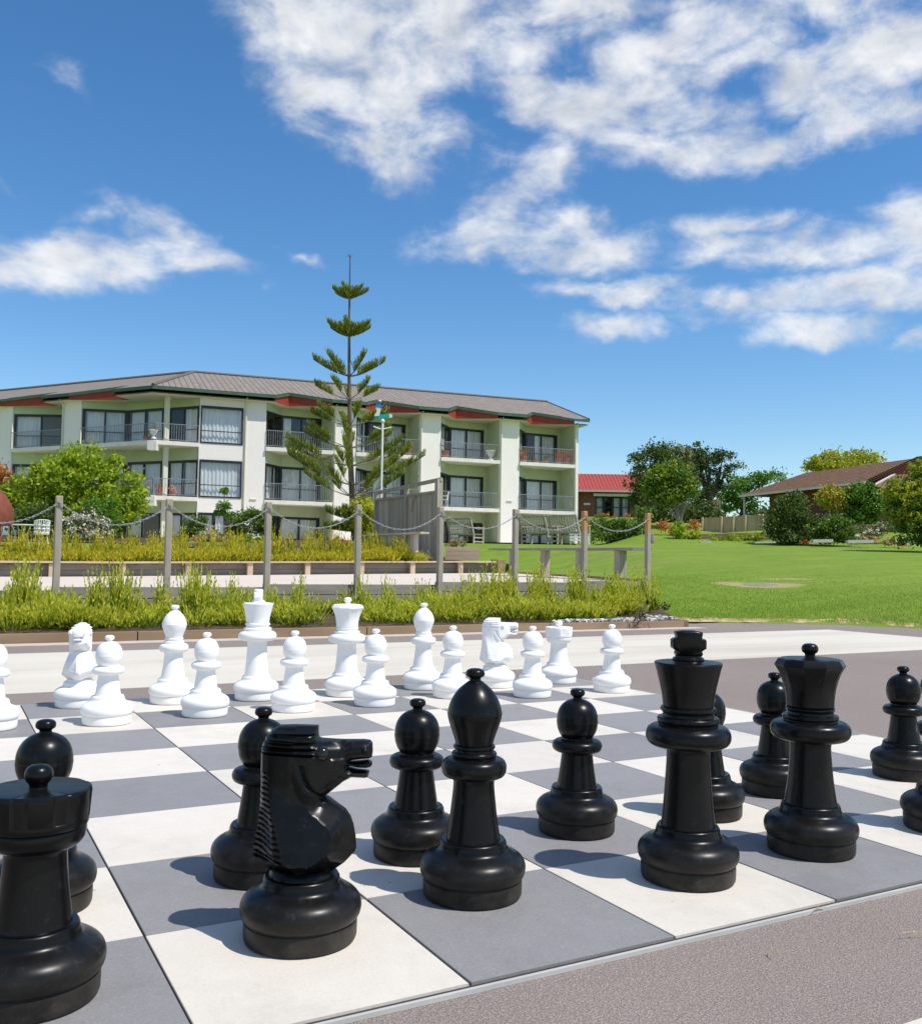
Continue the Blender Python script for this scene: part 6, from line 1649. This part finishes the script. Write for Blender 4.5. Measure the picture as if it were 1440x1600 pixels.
    for k in range(3): mb.beam(A+Vector((0, 0, .12+.13*k)), B+Vector((0, 0, .12+.13*k)), .06, .12)
    tag(mb.build('garden_bed_wall', MT['kerb']), 'low brown timber bed wall at the far edge of the lawn', 'bed wall')
    for px0, px1, py, D, lab in ((1268, 1299, 848, 44.5, 'white low edging block left of the rounded dark shrub'), (1322, 1362, 849, 44.5, 'white low edging right of the rounded dark shrub'), (1178, 1210, 849, 44.5, 'pale low slab before the large dark shrub'), (1092, 1110, 848.5, 45, 'small white slab at the left end of the bed wall'), (1404, 1432, 850, 44.5, 'white low edging below the golden bushy tree')):
        mb = MB(); a = P(px0, py, D); b = P(px1, py-.5, D); h = .15 if px0 > 1200 else .07
        mb.beam(a+Vector((0, 0, h/2)), b+Vector((0, 0, h/2)), .3, h); tag(mb.build('edging_block', MT['whitestone']), lab, 'edging block', 'white edging along the far side of the lawn')
    for px, py, s_, lab in ((1338, 838, .12, 'white rock left of the pink flowers'), (1349, 833, .09, 'smaller white rock above the pink flowers'), (1370, 829, .09, 'white rock among the grey-green shrub')):
        p = P(px, py, 46.2); mb = MB(); mb.sphere(p, s_, 10, (1.2, 1, .8)); tag(mb.build('rock', MT['pebble'], smooth=True), lab, 'rock', 'white rocks in the right garden')
    # small bin or bollard
    p = P(1018, 849, 44); t = thing('bollard', p, 'small grey-blue bollard at the far lawn edge right of the last post', 'bollard')
    mb = MB(); mb.lathe([(0, 0), (.13, 0), (.14, .30), (.12, .34), (0, .36)], 16); mb.build('body', MT['greystone'], t, smooth=True, local=True)
    mb = MB(); mb.lathe([(0, .36), (.09, .36), (.08, .42), (0, .45)], 16); mb.build('cap', MT['greystone'], t, smooth=True, local=True)
    # red gazebo at the left edge
    c = P(-55, 850, 27.0); zb = ground(c.x, c.y); c.z = zb
    t = thing('gazebo', c, 'garden shelter with dark red bulging roof at the left photo edge', 'gazebo')
    k = 27.0/FPX; zt = P(0, 742, 27).z; ze = P(0, 820, 27).z
    mb = MB(); n = 8; R0 = 70*k*.98; prof = [(R0*.97, ze), (R0*1.0, ze+.25), (R0*.96, ze+.55), (R0*.82, ze+.85), (R0*.6, ze+1.15), (R0*.3, ze+1.4), (0, ze+1.5)]
    mb.lathe(prof, 24, (c.x, c.y, 0)); mb.build('roof', MT['gazebo'], t, smooth=True)
    mb = MB(); mb.lathe([(R0*.96, ze+.01), (R0*.5, ze+.45), (0, ze+.6)], 24, (c.x, c.y, 0)); mb.build('roof_lining', MT['pale_fence'], t)
    for i in range(6):
        a = i*math.pi/3+math.atan2(RH.y, RH.x)+.0; x, y = c.x+math.cos(a)*R0*.76, c.y+math.sin(a)*R0*.76
        mb = MB(); mb.beam((x, y, zb-.1), (x, y, ze+.3), .12, .12); mb.build('post', MT['terracotta'], t)
build_houses()
